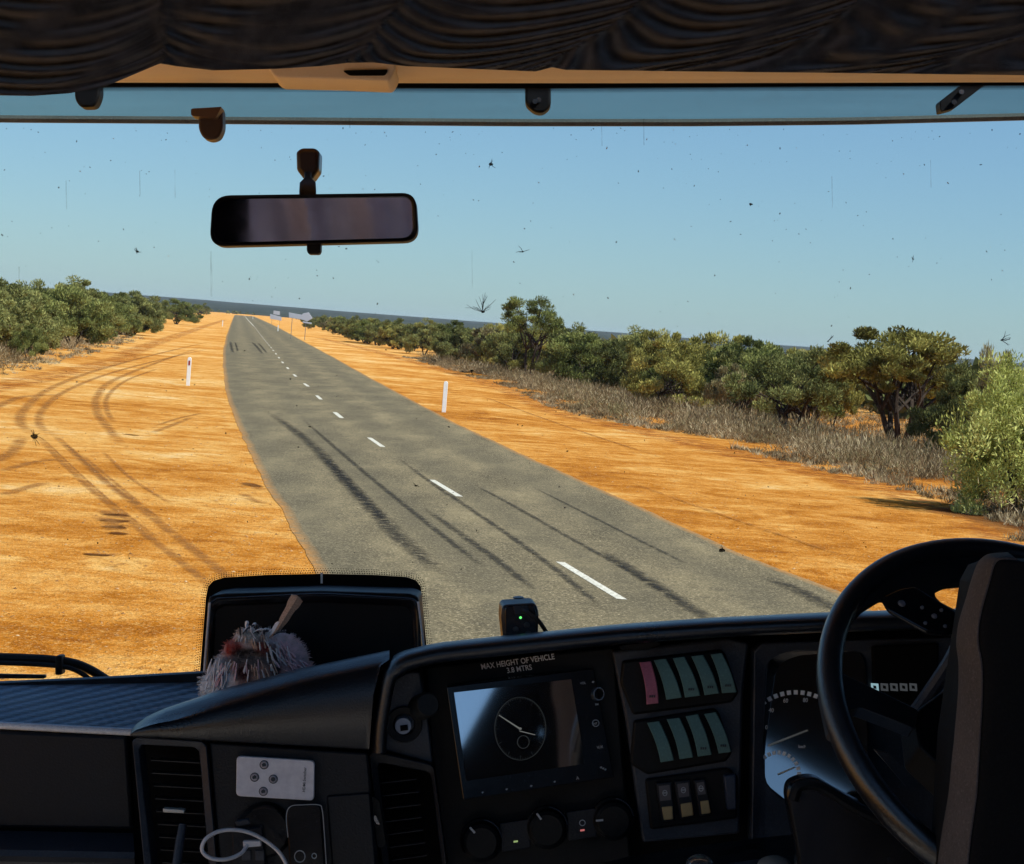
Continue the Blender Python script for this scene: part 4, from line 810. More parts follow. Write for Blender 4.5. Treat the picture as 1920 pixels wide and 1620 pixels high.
tx = MB(); s2 = math.atan2(8, 40) - .35
for s_, x, y, h_ in (("VOL", 1093, 1281, 4.5), ("AUX", 1124, 1401, 5), ("FM", 1119, 1321, 4), ("A", 1083, 1459, 6), ("INT", 1116, 1357, 4)): vv, ff = text(s_, x, y, h_, -.12, 1.0, .9, .01); dd = HD(x, y, .0008); tx.add([v * dd for v in vv], ff)
tx.ring(LH([(1117 + 7 * math.cos(k * .6283), 1356 + 7 * math.sin(k * .6283)) for k in range(10)], .0008), LH([(1117 + 5.5 * math.cos(k * .6283), 1356 + 5.5 * math.sin(k * .6283)) for k in range(10)], .0008), .0005)
for x, y in ((1131, 1441), (1127, 1439), (1135, 1443), (950, 1480), (996, 1474), (1040, 1466), (1112, 1279), (905, 1486)): tx.prism(LH([(x - 2.5, y), (x, y - 2), (x + 2.5, y - 1), (x, y + 2)], .0008), .0005)
db.part(tx, "key_lettering", M['dim'], parent=hu, smooth=False, recalc=False)
o_, i_ = [[(1123 + r * math.cos(k * .2618), 1301 + r * 1.18 * math.sin(k * .2618)) for k in range(24)] for r in (10.5, 8.5)]
kb = db.part(MB().ring(LH(o_, .005), LH(i_, .005), .006), "volume_knob", M['chrome'], parent=hu)
# climate knobs
for k, (x, y, a_) in enumerate(((903, 1576, -2.3), (1026, 1552, -2.2), (1150, 1536, 3.05))):
    kn = db.part(MB().lathe(C(x, y, 2.425), [(0, .014), (.017, .014), (.0205, .011), (.022, .002), (.0245, 0), (.0245, -.01)], 40), "climate_knob", M['black'])
    p = Vector((x, y)) + Vector((math.cos(a_), math.sin(a_))) * 26
    db.part(MB().prism([C(p.x + u * math.cos(a_) - v * math.sin(a_), p.y + u * math.sin(a_) + v * math.cos(a_), 2.4095) for u, v in ((-7, -1.8), (7, -1.8), (7, 1.8), (-7, 1.8))], .002), "pointer", M['dim'], parent=kn)
    db.part(MB().tube(arcpts(x, y, 38, 39, -1.45, -.15, 16, 2.418), .0007, 5), "knob_rim", M['grey'], parent=kn)
for x, y, c_, nm in ((967, 1578, (.55, .75, .3), "green_lamp"), (1092, 1557, (.9, .25, .25), "red_lamp")):
    bt = db.part(MB().prism(L([(x - 30, y - 34), (x + 24, y - 42), (x + 28, y + 12), (x - 26, y + 20)], 2.424), .01), "climate_button", M['fascia'], bev=.001)
    db.part(MB().prism(L([(x - 4, y - 1), (x + 4, y - 2), (x + 4, y + 1), (x - 4, y + 2)], 2.4225), .002), "indicator_lamp", glow(nm, c_, .35), parent=bt)
db.part(MB().ring(L([(1092 + 6 * math.cos(k * .5236), 1543 + 6 * math.sin(k * .5236)) for k in range(12)], 2.4225), L([(1092 + 4.6 * math.cos(k * .5236), 1543 + 4.6 * math.sin(k * .5236)) for k in range(12)], 2.4225), .001), "recirculation_symbol", M['dim'])

# switch panel
db.part(MB().prism(L([z3(95, 215), z3(300, 195), z3(870, 128), z3(1000, 160), z3(962, 500), z3(940, 1420), z3(300, 1480), z3(190, 690)], 2.418), .04), "switch_panel", M['grey'], bev=.003)
M['teal'] = plastic("teal_rocker", (.080, .165, .155), .5, .15, .4, dirt=.2); M['pink'] = plastic("pink_rocker", (.36, .105, .16), .5, .15, .4, dirt=.2)
M['amber'] = plain("amber_lens", (.42, .30, .13), .4); M['ink'] = plain("dark_legend", (.03, .04, .05), .7)
def rocker(q, mat, parent, mark=True):
    tl, tr_2, br, bl = [Vector(z3(*p)) for p in q]; rows = []
    for k in range(9):
        t = k / 8; l = tl.lerp(bl, t); r = tr_2.lerp(br, t); bow = 3.2 * math.sin(math.pi * t); dd = 2.398 - .010 * math.sin(math.pi * min(1, t * .62 + .05)) - .002 * t
        rows.append([C(l.x + bow - 2, l.y, dd + .02), C(l.x + bow - 2, l.y, dd + .001), C(l.x + bow - .5, l.y, dd), C(r.x + bow, r.y, dd), C(r.x + bow + 1.5, r.y, dd + .001), C(r.x + bow + 1.5, r.y, dd + .02)])
    o_ = db.part(MB().loft(rows, caps=True), "rocker_switch", mat, parent=parent, ang=40)
    return o_
def bank(poly, d=2.412): return db.part(MB().prism(L(rounded([z3(*p) for p in poly], 6), d), .03), "switch_bank", M['black'], bev=.003)
b1 = bank([(165, 280), (815, 203), (850, 235), (935, 490), (890, 555), (235, 637), (150, 430)])
legend = MB()
B1 = [((285, 290), (350, 283), (400, 558), (332, 566)), ((380, 275), (450, 265), (553, 520), (462, 535)), ((505, 262), (572, 252), (675, 508), (585, 520)), ((628, 250), (695, 240), (800, 492), (715, 505)), ((755, 237), (820, 228), (915, 485), (830, 492))]
for k, q in enumerate(B1): rocker(q, M['pink'] if k == 0 else M['teal'], b1)
b2 = bank([(240, 675), (775, 592), (805, 620), (893, 885), (850, 945), (330, 1032), (215, 960)])
B2 = [((335, 688), (405, 678), (500, 935), (425, 948)), ((465, 665), (540, 655), (627, 915), (550, 928)), ((590, 645), (660, 632), (750, 898), (670, 910)), ((712, 630), (780, 618), (880, 880), (808, 890))]
for q in B2: rocker(q, M['teal'], b2)
for i, q in enumerate(B1 + B2):
    if i in (1, 5, 6): continue
    br, bl = Vector(z3(*q[2])), Vector(z3(*q[3])); tl = Vector(z3(*q[0])); up_ = (tl - bl).normalized(); c_ = (br + bl) / 2 + up_ * 14 + Vector((1, 0))
    for k in range(3): x = c_.x - 5 + 4 * k; legend.prism(L([(x, c_.y - 1.5), (x + 2.8, c_.y - 2), (x + 2.8, c_.y + 2), (x, c_.y + 2.4)], 2.3845), .001)
db.part(legend, "switch_legend", M['ink'], smooth=False)
mb = MB()
for q in ([(240, 640), (890, 560), (885, 578), (250, 655)],): mb.prism(L([z3(*p) for p in q], 2.408), .01)
b3 = bank([(315, 1062), (860, 985), (930, 1040), (925, 1320), (350, 1395)])
for ic, ye in ((((398, 1098), (482, 1090), (495, 1205), (410, 1214)), ((425, 1245), (497, 1238), (502, 1325), (440, 1333))), (((520, 1085), (605, 1075), (615, 1180), (535, 1190)), ((550, 1225), (625, 1213), (635, 1300), (560, 1313))), (((650, 1080), (706, 1070), (722, 1165), (662, 1172)), ((680, 1207), (735, 1200), (750, 1285), (690, 1293)))):
    sw = db.part(MB().prism(L([z3(ic[0][0] - 12, ic[0][1] - 12), z3(ic[1][0] + 10, ic[1][1] - 12), z3(ye[2][0] + 12, ye[2][1] + 10), z3(ye[3][0] - 14, ye[3][1] + 12)], 2.404), .02), "push_switch", M['fascia'], parent=b3, bev=.0015)
    cc = [Vector(z3(*p)) for p in ic]; ctr = sum(cc, Vector((0, 0))) / 4
    lg = MB().prism(L([ctr.lerp(p, .85) for p in cc], 2.4035), .001); lg2 = MB()
    db.part(lg, "icon_window", plain("smoky_window", (.085, .075, .085), .4), parent=b3)
    lg2.ring(L([(ctr.x + 5 * math.cos(k * .7854), ctr.y + 6 * math.sin(k * .7854)) for k in range(8)], 2.4025), L([(ctr.x + 3.4 * math.cos(k * .7854), ctr.y + 4.4 * math.sin(k * .7854)) for k in range(8)], 2.4025), .0005)
    lg2.prism(L([(ctr.x - 4, ctr.y - 1), (ctr.x + 4, ctr.y - 1.5), (ctr.x + 4, ctr.y + .5), (ctr.x - 4, ctr.y + 1)], 2.4025), .0005); db.part(lg2, "switch_icon", M['dim'], parent=b3, smooth=False)
    db.part(MB().prism(L([z3(*p) for p in ye], 2.4028), .003), "amber_lens", M['amber'], parent=b3, bev=.001)
db.part(MB().prism(L([z3(835, 1038), z3(915, 1028), z3(922, 1262), z3(858, 1265)], 2.400), .02), "blank_switch", plastic("blue_grey_blank", (.03, .042, .07), .45, .2), parent=b3, bev=.002)
db.part(MB().prism(L(rounded([(1160, 1211), (1230, 1203), (1240, 1208), (1215, 1216), (1165, 1219)], 5), 2.41), .01), "hood_button", M['black'], bev=.002)

# instrument cluster
ou = resample(rounded([(1414, 1206), (1990, 1190), (1990, 1640), (1408, 1660)], 14), 80)
inn = resample(rounded([(1440, 1236), (1476, 1222), (1612, 1222), (1622, 1240), (1630, 1480), (1600, 1508), (1480, 1505), (1436, 1470), (1430, 1400)], 14), 80)
k = min(range(80), key=lambda s_: sum((Vector(ou[j]) - Vector(inn[(j + s_) % 80])).length for j in range(80))); inn = inn[k:] + inn[:k]
cl = db.part(MB().ring(L(ou, 2.405), L(inn, 2.412), .04), "cluster_surround", M['grey'], bev=.003)
m = N("gauge_lens"); q = m.bsdf((.008, .009, .011), .05, 1.0, IOR=2.9); M['lens'] = m.m
LN = Vector((-math.sin(.3142) * math.cos(.2094), -math.cos(.3142) * math.cos(.2094), math.sin(.2094))); LP0 = C(1500, 1370, 2.412)
def lens_d(x, y): return LP0.dot(LN) / C(x, y, 1.0).dot(LN)
lens = [C(p[0], p[1], lens_d(*p)) for p in inn]
db.part(MB().prism(lens, .004), "gauge_face", M['lens'], parent=cl, smooth=False)
mk = MB(); nmb = MB(); gx, gy, gr_ = 1492, 1400, 102
def ld(x, y): return lens_d(x, y) - .0012
def mark(p, a_, w_, h_):
    u = Vector((math.cos(a_), math.sin(a_))); v = Vector((-u.y, u.x)); pts = [Vector(p) + u * i * h_ / 2 + v * j * w_ / 2 for i, j in ((-1, -1), (1, -1), (1, 1), (-1, 1))]
    mk.prism([C(q.x, q.y, ld(q.x, q.y)) for q in pts], .0005)
for k in range(11): a_ = math.radians(-126 + k * 7.2); mark((gx + gr_ * math.cos(a_), gy + gr_ * math.sin(a_)), a_, 7.5, 8)
small = MB(); big = mk; mk = small
for k in range(11): a_ = math.radians(-128 + k * 14); mark((1458 + 40 * math.cos(a_), 1452 + 41 * math.sin(a_)), a_, 6, 7)
for s_, x, y in (("0", 1437, 1364), ("40", 1446, 1332), ("60", 1473, 1314), ("80", 1510, 1313)):
    vv, ff = text(s_, x, y, 8, .05, 2.4, .85, .0); d0 = ld(x, y); nmb.add([v * (d0 / 2.4) for v in vv], ff)
vv, ff = text("km/h", 1504, 1400, 6, .05, 2.4, .85); nmb.add([v * (ld(1504, 1400) / 2.4) for v in vv], ff)
db.part(big, "speed_scale", M['letter'], parent=cl, smooth=False, recalc=False); db.part(small, "small_scale", M['letter'], parent=cl, smooth=False, recalc=False); db.part(nmb, "scale_lettering", M['letter'], parent=cl, smooth=False, recalc=False)
nd = MB(); nd.tube([C(1440, 1398, ld(1440, 1398) - .001), C(1514, 1369, ld(1514, 1369) - .001)], [.0012, .0009], 6); nd.tube([C(1458, 1452, ld(1458, 1452) - .001), C(1490, 1438, ld(1490, 1438) - .001)], [.001, .0007], 6)
db.part(nd, "gauge_needles", plain("pale_needle", (.6, .6, .56), .5), parent=cl)
dp = db.part(MB().prism(L(rounded([(1636, 1212), (1760, 1206), (1760, 1345), (1640, 1345)], 6), 2.402), .02), "warning_display", M['recess'], bev=.002)
for k in range(5):
    x = 1633 + 18 * k; ic = MB().ring(L([(x, 1281), (x + 14, 1282), (x + 15, 1296), (x + 1, 1295)], 2.4), L([(x + 4, 1285), (x + 10, 1286), (x + 11, 1292), (x + 5, 1291)], 2.4), .001)
    db.part(ic, "warning_icon", glow("pale_blue_icon" if k == 0 else "dim_icon", (.32, .52, .58) if k == 0 else (.3, .33, .36), .55 if k == 0 else .10), parent=dp, smooth=False)
# lower ledge with its knobs
db.part(MB().loft([[C(x, y, 2.40), C(x, y + 3, 2.385), C(x + 2, y + 40, 2.30), C(x + 2, y + 120, 2.28)] for x, y in ((1090, 1628), (1180, 1606), (1280, 1590), (1420, 1571), (1560, 1558))]), "lower_ledge", M['fascia'], recalc=False)
db.part(MB().prism(L(rounded([(1340, 1606), (1428, 1588), (1450, 1606), (1458, 1640), (1350, 1650)], 8), 2.335), .03), "ledge_pocket", M['black'], bev=.003)
mb = MB().lathe(C(1312, 1626, 2.28), [(0, .012), (.008, .0115), (.014, .007), (.016, 0), (.014, -.012)], 24, Vector((0, -.4, 1)))
db.part(mb, "chrome_knob", plain("polished_knob", (.7, .72, .74), .15, .9))
db.part(MB().lathe(C(1452, 1632, 2.28), [(0, .012), (.012, .0115), (.018, .007), (.02, 0), (.018, -.012)], 24, Vector((0, -.4, 1))), "grey_knob", plain("worn_grey_knob", (.25, .24, .22), .6))

# ------------------------------------------------------------------ steering wheel and column
WC = C(1946, 1355, 2.13); e1 = Vector((.936, 0, -.353)); e2 = Vector((.353 * .702, .712, .936 * .702)); e2 = (e2 - e1 * e2.dot(e1)).normalized(); wn = e1.cross(e2).normalized()
if wn.y > 0: wn = -wn                # towards the driver
def WP(x, y, off=0.0):                # photo point on the wheel's plane
    r = C(x, y, 1.0); t = (WC + wn * off).dot(wn) / r.dot(wn); return r * t
sw = Thing("steering_wheel", "big black steering wheel with thumb buttons, partly behind the seat", "steering wheel", WC)
RW = 442 / F * 2.13 - .0155
mb = MB(); rows = []
for k in range(97):
    a_ = 2 * math.pi * k / 96; dr = e1 * math.cos(a_) + e2 * math.sin(a_); rows.append([WC + dr * RW + (dr * math.cos(b) * .0125 + wn * math.sin(b) * .0155) for b in [j * 2 * math.pi / 14 for j in range(14)]])
mb.loft(rows, close=True); sw.part(mb, "rim", M['rim'])
def wpoly(pts, off, t, r=6): return MB().add((v_ := [WP(x, y, off) for x, y in rounded(pts, r)]) + [p - wn * t for p in v_], [tuple(range(len(v_))), tuple(range(2 * len(v_) - 1, len(v_) - 1, -1))] + [(i, i + len(v_), (i + 1) % len(v_) + len(v_), (i + 1) % len(v_)) for i in range(len(v_))])
sw.part(wpoly([(1546, 1225), (1560, 1240), (1582, 1264), (1640, 1291), (1722, 1331), (1716, 1366), (1668, 1347), (1612, 1326), (1590, 1331), (1584, 1352), (1592, 1385), (1560, 1370), (1545, 1300)], .004, .016), "spoke", M['rim'], bev=.004, seg=3)
sw.part(wpoly([(1592, 1120), (1650, 1080), (1720, 1052), (1830, 1038), (1960, 1036), (1960, 1088), (1820, 1090), (1775, 1094), (1756, 1103), (1752, 1116), (1762, 1128), (1800, 1148), (1800, 1170), (1700, 1130), (1655, 1118), (1620, 1140), (1600, 1165)], .003, .010), "spoke", M['rim'], bev=.004, seg=3)
bp = sw.part(wpoly([(1652, 1118), (1688, 1101), (1716, 1097), (1796, 1147), (1802, 1168), (1780, 1190), (1740, 1185), (1668, 1145)], .008, .006, 8), "button_pod", M['gloss'], bev=.003, seg=3)
for x, y, r in ((1691, 1131, 8), (1729, 1139, 4), (1752, 1155, 6), (1765, 1144, 4), (1735, 1168, 4), (1772, 1174, 4)):
    c_ = WP(x, y, .0085); sw.part(MB().lathe(c_, [(0, .0015), (r / F * 1.6, .0013), (r / F * 2.1, 0), (r / F * 2.1, -.003)], 16, wn), "thumb_button", plain("button_top", (.20, .2, .23), .25), parent=bp)
sw.part(MB().lathe(WC - wn * .02, [(0, .022), (.062, .02), (.085, .01), (.095, -.01), (.08, -.05)], 40, wn), "hub", M['black'])
sw.part(wpoly([(1716, 1333), (1760, 1300), (1830, 1240), (1960, 1230), (1960, 1460), (1800, 1470), (1724, 1400)], -.004, .04, 10), "hub_cover", M['black'], bev=.006)
sc_ = Thing("steering_column", "black steering column shroud with stalk behind the wheel", "steering column", C(1640, 1600, 2.25))
sh = [(1474, 1492), (1478, 1470), (1500, 1459), (1530, 1457), (1562, 1478), (1660, 1530), (1780, 1610), (1800, 1800), (1508, 1800), (1494, 1600)]
sc_.part(MB().prism(L(rounded(sh, 12), 2.20), .03), "shroud", M['gloss'], bev=.012, seg=4)
sc_.part(MB().tube(smooth_path([C(1488, 1500, 2.19), C(1500, 1474, 2.19), C(1540, 1476, 2.19), C(1610, 1518, 2.19), C(1680, 1550, 2.19)], 20), [.006] * 20, 8), "shroud_seam", M['black'])
sc_.part(MB().tube(smooth_path([C(1715, 1335, 2.24), C(1740, 1300, 2.24), C(1780, 1240, 2.23), C(1800, 1200, 2.23)], 12), .007, 8), "stalk", M['grey'])
sc_.part(MB().prism(L([(1640, 1406), (1665, 1412), (1740, 1480), (1700, 1476)], 2.3), .01), "knee_trim", M['grey'])

# ------------------------------------------------------------------ driver's seat, seen from behind
seat = Thing("driver_seat", "tall dark driver's seat back with a grey-brown side bolster", "seat", C(1950, 1900, 1.9))
SE = [(1990, 1034, 60), (1890, 1035, 0), (1862, 1037, 0), (1846, 1042, 0), (1833, 1056, 0), (1822, 1084, 0), (1812, 1118, 0), (1802, 1150, 0), (1795, 1180, 0), (1793, 1210, 0), (1797, 1245, 0), (1796, 1300, 0), (1790, 1370, 0), (1784, 1430, 0), (1778, 1490, 0), (1766, 1560, 0), (1757, 1625, 0), (1750, 1700, 0), (1745, 1900, 0)]
pth = smooth_path([Vector((p[0], p[1], 0)) for p in SE[1:]], 60); pan, bol, pip = [], [], []
for i, p in enumerate(pth):
    x, y = p.x, p.y; k = min(1, i / 14)
    w1 = 34 * (.5 + .5 * k) + 26 * min(1, max(0, (i - 18) / 40)); w2 = w1 + 26; yo = (1 - k) * 14
    bol.append([C(x + 10, y + yo * .5, 1.99), C(x + 1, y + yo * .1, 1.955), C(x, y, 1.93), C(x + 3, y + yo * .2, 1.905), C(x + w1 * .5, y + yo * .5, 1.882), C(x + w1, y + yo, 1.866)])
    pip.append(C(x + w1, y + yo, 1.8645)); pan.append([C(x + w1, y + yo, 1.866), C(x + w1 + 8, y + yo + 4 * (1 - k), 1.862), C(x + w2, y + yo + 8 * (1 - k), 1.860), C(x + w2 + 30, y + yo + 10 * (1 - k), 1.858), C(max(x + w2 + 60, 2000), y + yo + 12 * (1 - k), 1.855), C(2500, y + 14, 1.855)])
M['seatfab'] = plastic("seat_fabric", (.085, .070, .064), .9, .9, .15, 420); M['seatback'] = plastic("seat_back_cover", (.0035, .0035, .004), .8, .4, .15, 500)
seat.part(MB().loft(bol), "side_bolster", M['seatfab'], recalc=False, ang=70); seat.part(MB().loft(pan), "back_panel", [M['seatback']], recalc=False, ang=70); seat.part(MB().tube(pip, .0012, 6), "piping", M['seatfab'])
seat.part(MB().prism(L([(1850, 1060), (2520, 1060), (2520, 1900), (1770, 1900), (1800, 1400)], 1.90), .12), "cushion_core", M['seatback'], bev=.02)

# ------------------------------------------------------------------ loose things on the dash
rm = Thing("remote_control", "flat white card-shaped remote control with four round buttons", "remote control", C(516, 1458, 2.37))
r0 = C(444, 1417, 2.366); ru = (C(590, 1426, 2.366) - r0); rv = (C(443, 1492, 2.366) - r0)
RP = lambda u, v, o=0: r0 + ru * u + rv * v + Vector((0, -o, 0))
rp = rounded([(0, 0), (146, 0), (146, 76), (0, 76)], 9)
m = N("white_remote_plastic"); n_ = m.noise(m.coord(), 90, 3, .6); m.bsdf(m.mix(m.mapr(n_, .35, .7), (.74, .72, .76), (.60, .58, .63)), .35, .5); M['remote'] = m.m
rm.part(MB().prism([RP(x / 146, y / 76, .002) for x, y in rp], .006), "casing", M['remote'], bev=.0008)
M['btn'] = plain("grey_button", (.42, .38, .42), .3)
for k, (u, v) in enumerate(((.355, .175), (.235, .50), (.475, .52), (.35, .84))):
    b = rm.part(MB().lathe(RP(u, v, .002), [(0, .0014), (.0034, .0013), (.0043, 0), (.0045, -.001)], 20), "button", M['btn'])
    rm.part(MB().ring([RP(u, v, .0025) + Vector((.0051 * math.cos(t), 0, .0051 * math.sin(t))) for t in [j * .3927 for j in range(16)]], [RP(u, v, .0025) + Vector((.0043 * math.cos(t), 0, .0043 * math.sin(t))) for t in [j * .3927 for j in range(16)]], .0004), "button_rim", M['ink'], parent=b)
    rm.part(MB().prism([RP(u, v, .0036) + Vector((.0026 * math.cos(t), 0, .0026 * math.sin(t))) for t in ([j * .5236 for j in range(12)] if k == 2 else [-.5, .6, 1.6, 2.9, 4])], .0004), "button_symbol", M['ink'], parent=b)
vv, ff = text("HDMI Switcher", 571, 1462, 5.6, -1.52, 2.3635, .92, .004); rm.part(MB().add(vv, ff), "printed_words", M['ink'], smooth=False, recalc=False)
ph = Thing("charging_device", "black rounded rectangular device with a ring button under the remote", "device", C(580, 1600, 2.36))
pq = rounded([(536, 1512), (600, 1508), (614, 1700), (548, 1700)], 13)
ph.part(MB().prism(L(pq, 2.358), .012), "casing", M['gloss'], bev=.0012)
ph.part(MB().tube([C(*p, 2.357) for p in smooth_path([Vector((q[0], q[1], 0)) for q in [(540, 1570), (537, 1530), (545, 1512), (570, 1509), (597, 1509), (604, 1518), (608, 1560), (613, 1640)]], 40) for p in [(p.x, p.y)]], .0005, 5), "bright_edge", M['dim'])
for x, y, r in ((562, 1606, 10.5), (589, 1605, 5)):
    o_, i_ = [[(x + q * math.cos(k * .2618), y + q * 1.1 * math.sin(k * .2618)) for k in range(24)] for q in (r, r - 1.4)]
    ph.part(MB().ring(L(o_, 2.3565), L(i_, 2.3565), .002), "ring_button", M['dim'])
ad = Thing("charger_adapter", "black round charger plugged into the dash below the remote", "charger", C(490, 1560, 2.37))
ad.part(MB().lathe(C(497, 1556, 2.372), [(0, .012), (.026, .012), (.030, .006), (.031, -.004)], 36), "plug_body", M['gloss'])
ad.part(MB().prism(L(rounded([(434, 1555), (492, 1550), (500, 1640), (436, 1640)], 5), 2.352), .02), "adapter_block", M['fascia'], bev=.002)
ad.part(MB().prism(L(rounded([(440, 1540), (466, 1534), (470, 1546), (444, 1552)], 4), 2.358), .015), "release_tab", M['grey'], bev=.002)
for x in (462, 487): ad.part(MB().prism(L(rounded([(x - 9, 1594), (x + 9, 1594), (x + 9, 1614), (x - 9, 1614)], 3), 2.3505), .004), "adapter_key", M['grey'], bev=.001)
cb = Thing("charging_cable", "white charging cable looping out of the black charger", "cable", C(440, 1580, 2.34))
M['cable'] = plain("white_cable", (.62, .60, .62), .45)
cb.part(MB().tube(smooth_path([C(464, 1584, 2.335), C(452, 1600, 2.325), C(425, 1611, 2.315), C(395, 1609, 2.31), C(379, 1594, 2.31), C(386, 1573, 2.31), C(410, 1559, 2.315), C(440, 1556, 2.32), C(470, 1562, 2.325), C(500, 1578, 2.33), C(525, 1600, 2.335), C(540, 1630, 2.34), C(550, 1680, 2.34)], 90), .0022, 10), "wire", M['cable'])
cb.part(MB().prism(L(rounded([(455, 1577), (489, 1576), (490, 1587), (456, 1590)], 3), 2.333), .007), "plug", M['cable'], bev=.0015)
dc = Thing("dash_camera", "small black cube camera with a cable plugged into its back and a green light", "dash camera", C(975, 1195, 2.44))
dcm = plastic("camera_body", (.014, .016, .022), .4, .2)
dcb = MB(); fr = [C(x, y, 2.462) for x, y in rounded([(942, 1135), (1005, 1131), (1011, 1150), (1008, 1215), (946, 1215), (940, 1160)], 9)]; ofs = Vector((-.004, .045, .0035))
n_ = len(fr); dcb.add(fr + [p + ofs for p in fr], [tuple(range(n_)), tuple(range(2 * n_ - 1, n_ - 1, -1))] + [(i, i + n_, (i + 1) % n_ + n_, (i + 1) % n_) for i in range(n_)])
dc.part(dcb, "camera_case", dcm, bev=.004, seg=3)
dc.part(MB().prism(L(rounded([(947, 1137), (1001, 1134), (1006, 1152), (1003, 1212), (950, 1212), (946, 1158)], 7), 2.4605), .004), "back_plate", M['gloss'], bev=.001)
dc.part(MB().prism(L(rounded([(962, 1137), (990, 1136), (993, 1150), (965, 1152)], 2), 2.459), .003), "cable_port", M['grey'], bev=.0006)
dc.part(MB().lathe(C(972, 1121, 2.48), [(0, .0012), (.006, .001), (.0068, 0)], 20, Vector((0, -.15, 1))), "shutter_button", M['rim'])
dc.part(MB().lathe(C(976, 1158, 2.4595), [(0, .0008), (.0013, .0006), (.0015, 0)], 12), "status_light", glow("green_status", (.15, 1, .2), 1.0))
for x, y in ((967, 1180), (988, 1172), (990, 1188)): dc.part(MB().lathe(C(x, y, 2.46), [(0, .0015), (.003, .0012), (.0036, 0)], 14), "rear_button", M['rim'])
single(MB().tube(smooth_path([C(980, 1145, 2.455), C(992, 1150, 2.447), C(1008, 1162, 2.444), (C(1021, 1180, 2.45)), C(1032, 1200, 2.47)], 20), .0026, 8), "camera_cable", M['rubber'], "short black cable curving from the small cube camera down to the dash", "cable")
for k in range(1): pass

# ------------------------------------------------------------------ the bird with a raised feather
bird = Thing("feathered_bird", "limp pink and white bird with one raised brown feather lying behind the dash hump", "bird", C(480, 1300, 2.52))
bm = bmesh.new()
def blob(x, y, d, rx, ry, rd, rot=0):
    r = bmesh.ops.create_icosphere(bm, subdivisions=4, radius=1.0); c = C(x, y, d); s_ = d / F
    for v in r['verts']:
        q = Vector((v.co.x * rx * s_, v.co.y * rd, v.co.z * ry * s_)); q.rotate(Matrix.Rotation(rot, 3, 'Y')); v.co = c + q
for b in ((478, 1282, 2.51, 88, 62, .05, .0), (440, 1265, 2.51, 45, 55, .04, .3), (475, 1212, 2.52, 42, 32, .035, .2), (462, 1196, 2.53, 22, 18, .02, 0), (438, 1216, 2.50, 18, 16, .02, 0), (490, 1218, 2.50, 20, 16, .02, 0), (530, 1240, 2.54, 48, 56, .04, -.5), (512, 1206, 2.55, 28, 26, .03, 0), (405, 1292, 2.52, 30, 36, .03, 0), (560, 1262, 2.55, 30, 26, .03, -.4)): blob(*b)
me = bpy.data.meshes.new("bird_body"); bm.to_mesh(me); bm.free()
tmp = bpy.data.objects.new("bird_body", me); COL.objects.link(tmp); md = tmp.modifiers.new("r", 'REMESH'); md.mode = 'VOXEL'; md.voxel_size = .0016
md = tmp.modifiers.new("s", 'SMOOTH'); md.iterations = 6
dg = bpy.context.evaluated_depsgraph_get(); me2 = bpy.data.meshes.new_from_object(tmp.evaluated_get(dg)); bpy.data.objects.remove(tmp); me2.name = "body"
BV = np.array([v.co[:] for v in me2.vertices]); BN = np.array([v.normal[:] for v in me2.vertices])
def P2(v): return v[:, 0] / v[:, 1] * F + 960, 810 - v[:, 2] / v[:, 1] * F
def plumage(px_, py_):                # feather colour by place on the body: white edges, pink-brown belly, red and dark patches
    def g(x, y, rx, ry): return np.exp(-(((px_ - x) / rx) ** 2 + ((py_ - y) / ry) ** 2))
    n_ = .5 + .25 * np.sin(px_ * .31 + py_ * .17) + .25 * np.sin(px_ * .13 - py_ * .29)
    c = np.zeros((len(px_), 3)) + np.array([.78, .70, .66]); w = lambda m_, col: c + (np.array(col) - c) * np.clip(m_, 0, 1)[:, None]
    for args, col, s_ in (((478, 1272, 46, 30), (.46, .20, .13), 1.0), ((445, 1288, 30, 30), (.44, .16, .09), .9), ((500, 1262, 40, 25), (.52, .40, .33), .6), ((415, 1270, 24, 50), (.9, .9, .92), 1.0), ((395, 1300, 16, 24), (.92, .94, .96), 1), ((508, 1200, 26, 26), (.92, .94, .98), 1), ((545, 1225, 26, 30), (.80, .62, .68), .9), ((560, 1255, 26, 20), (.74, .56, .62), .8),
                          ((470, 1238, 46, 7), (.16, .12, .10), .9), ((437, 1214, 15, 16), (.50, .045, .03), 1.3), ((491, 1216, 14, 13), (.34, .04, .035), 1.2), ((464, 1226, 24, 9), (.02, .015, .014), 1.3), ((456, 1262, 11, 13), (.06, .012, .012), 1.3), ((518, 1258, 8, 10), (.06, .03, .04), 1), ((512, 1240, 10, 30), (.20, .13, .12), .7), ((466, 1192, 26, 12), (.74, .66, .56), .8), ((470, 1238, 50, 9), (.24, .20, .18), .7)):
        args = (args[0], args[1], args[2] * 1.18, args[3] * 1.18); c = w(g(*args) * s_ * 1.35 * (.8 + .35 * n_), col)
    return np.clip(c * (.85 + .3 * n_[:, None]), 0, 1)
m = N("plumage"); at = m.n("Attribute", attribute_name="plume"); n_ = m.noise(m.coord(), 260, 4, .75); m.bsdf(m.mix(m.mapr(n_, .45, .75, 0, .3), at.outputs["Color"], (.55, .42, .40)), .95, .1, bump=n_, bstr=.9, bdist=.003); M['plume'] = m.m
at = me2.attributes.new("plume", 'FLOAT_COLOR', 'POINT'); cc = plumage(*P2(BV)); at.data.foreach_set("color", np.c_[cc, np.ones(len(cc))].astype(np.float32).ravel())
me2.materials.clear(); me2.materials.append(M['plume']); me2.polygons.foreach_set("use_smooth", [True] * len(me2.polygons)); me2.transform(Matrix.Translation(-bird.b))
o = bpy.data.objects.new("body", me2); COL.objects.link(o); o.parent = bird.o
r_ = np.random.default_rng(3); n = 2600; idx = r_.integers(0, len(BV), n); P_ = BV[idx]; NN = BN[idx]
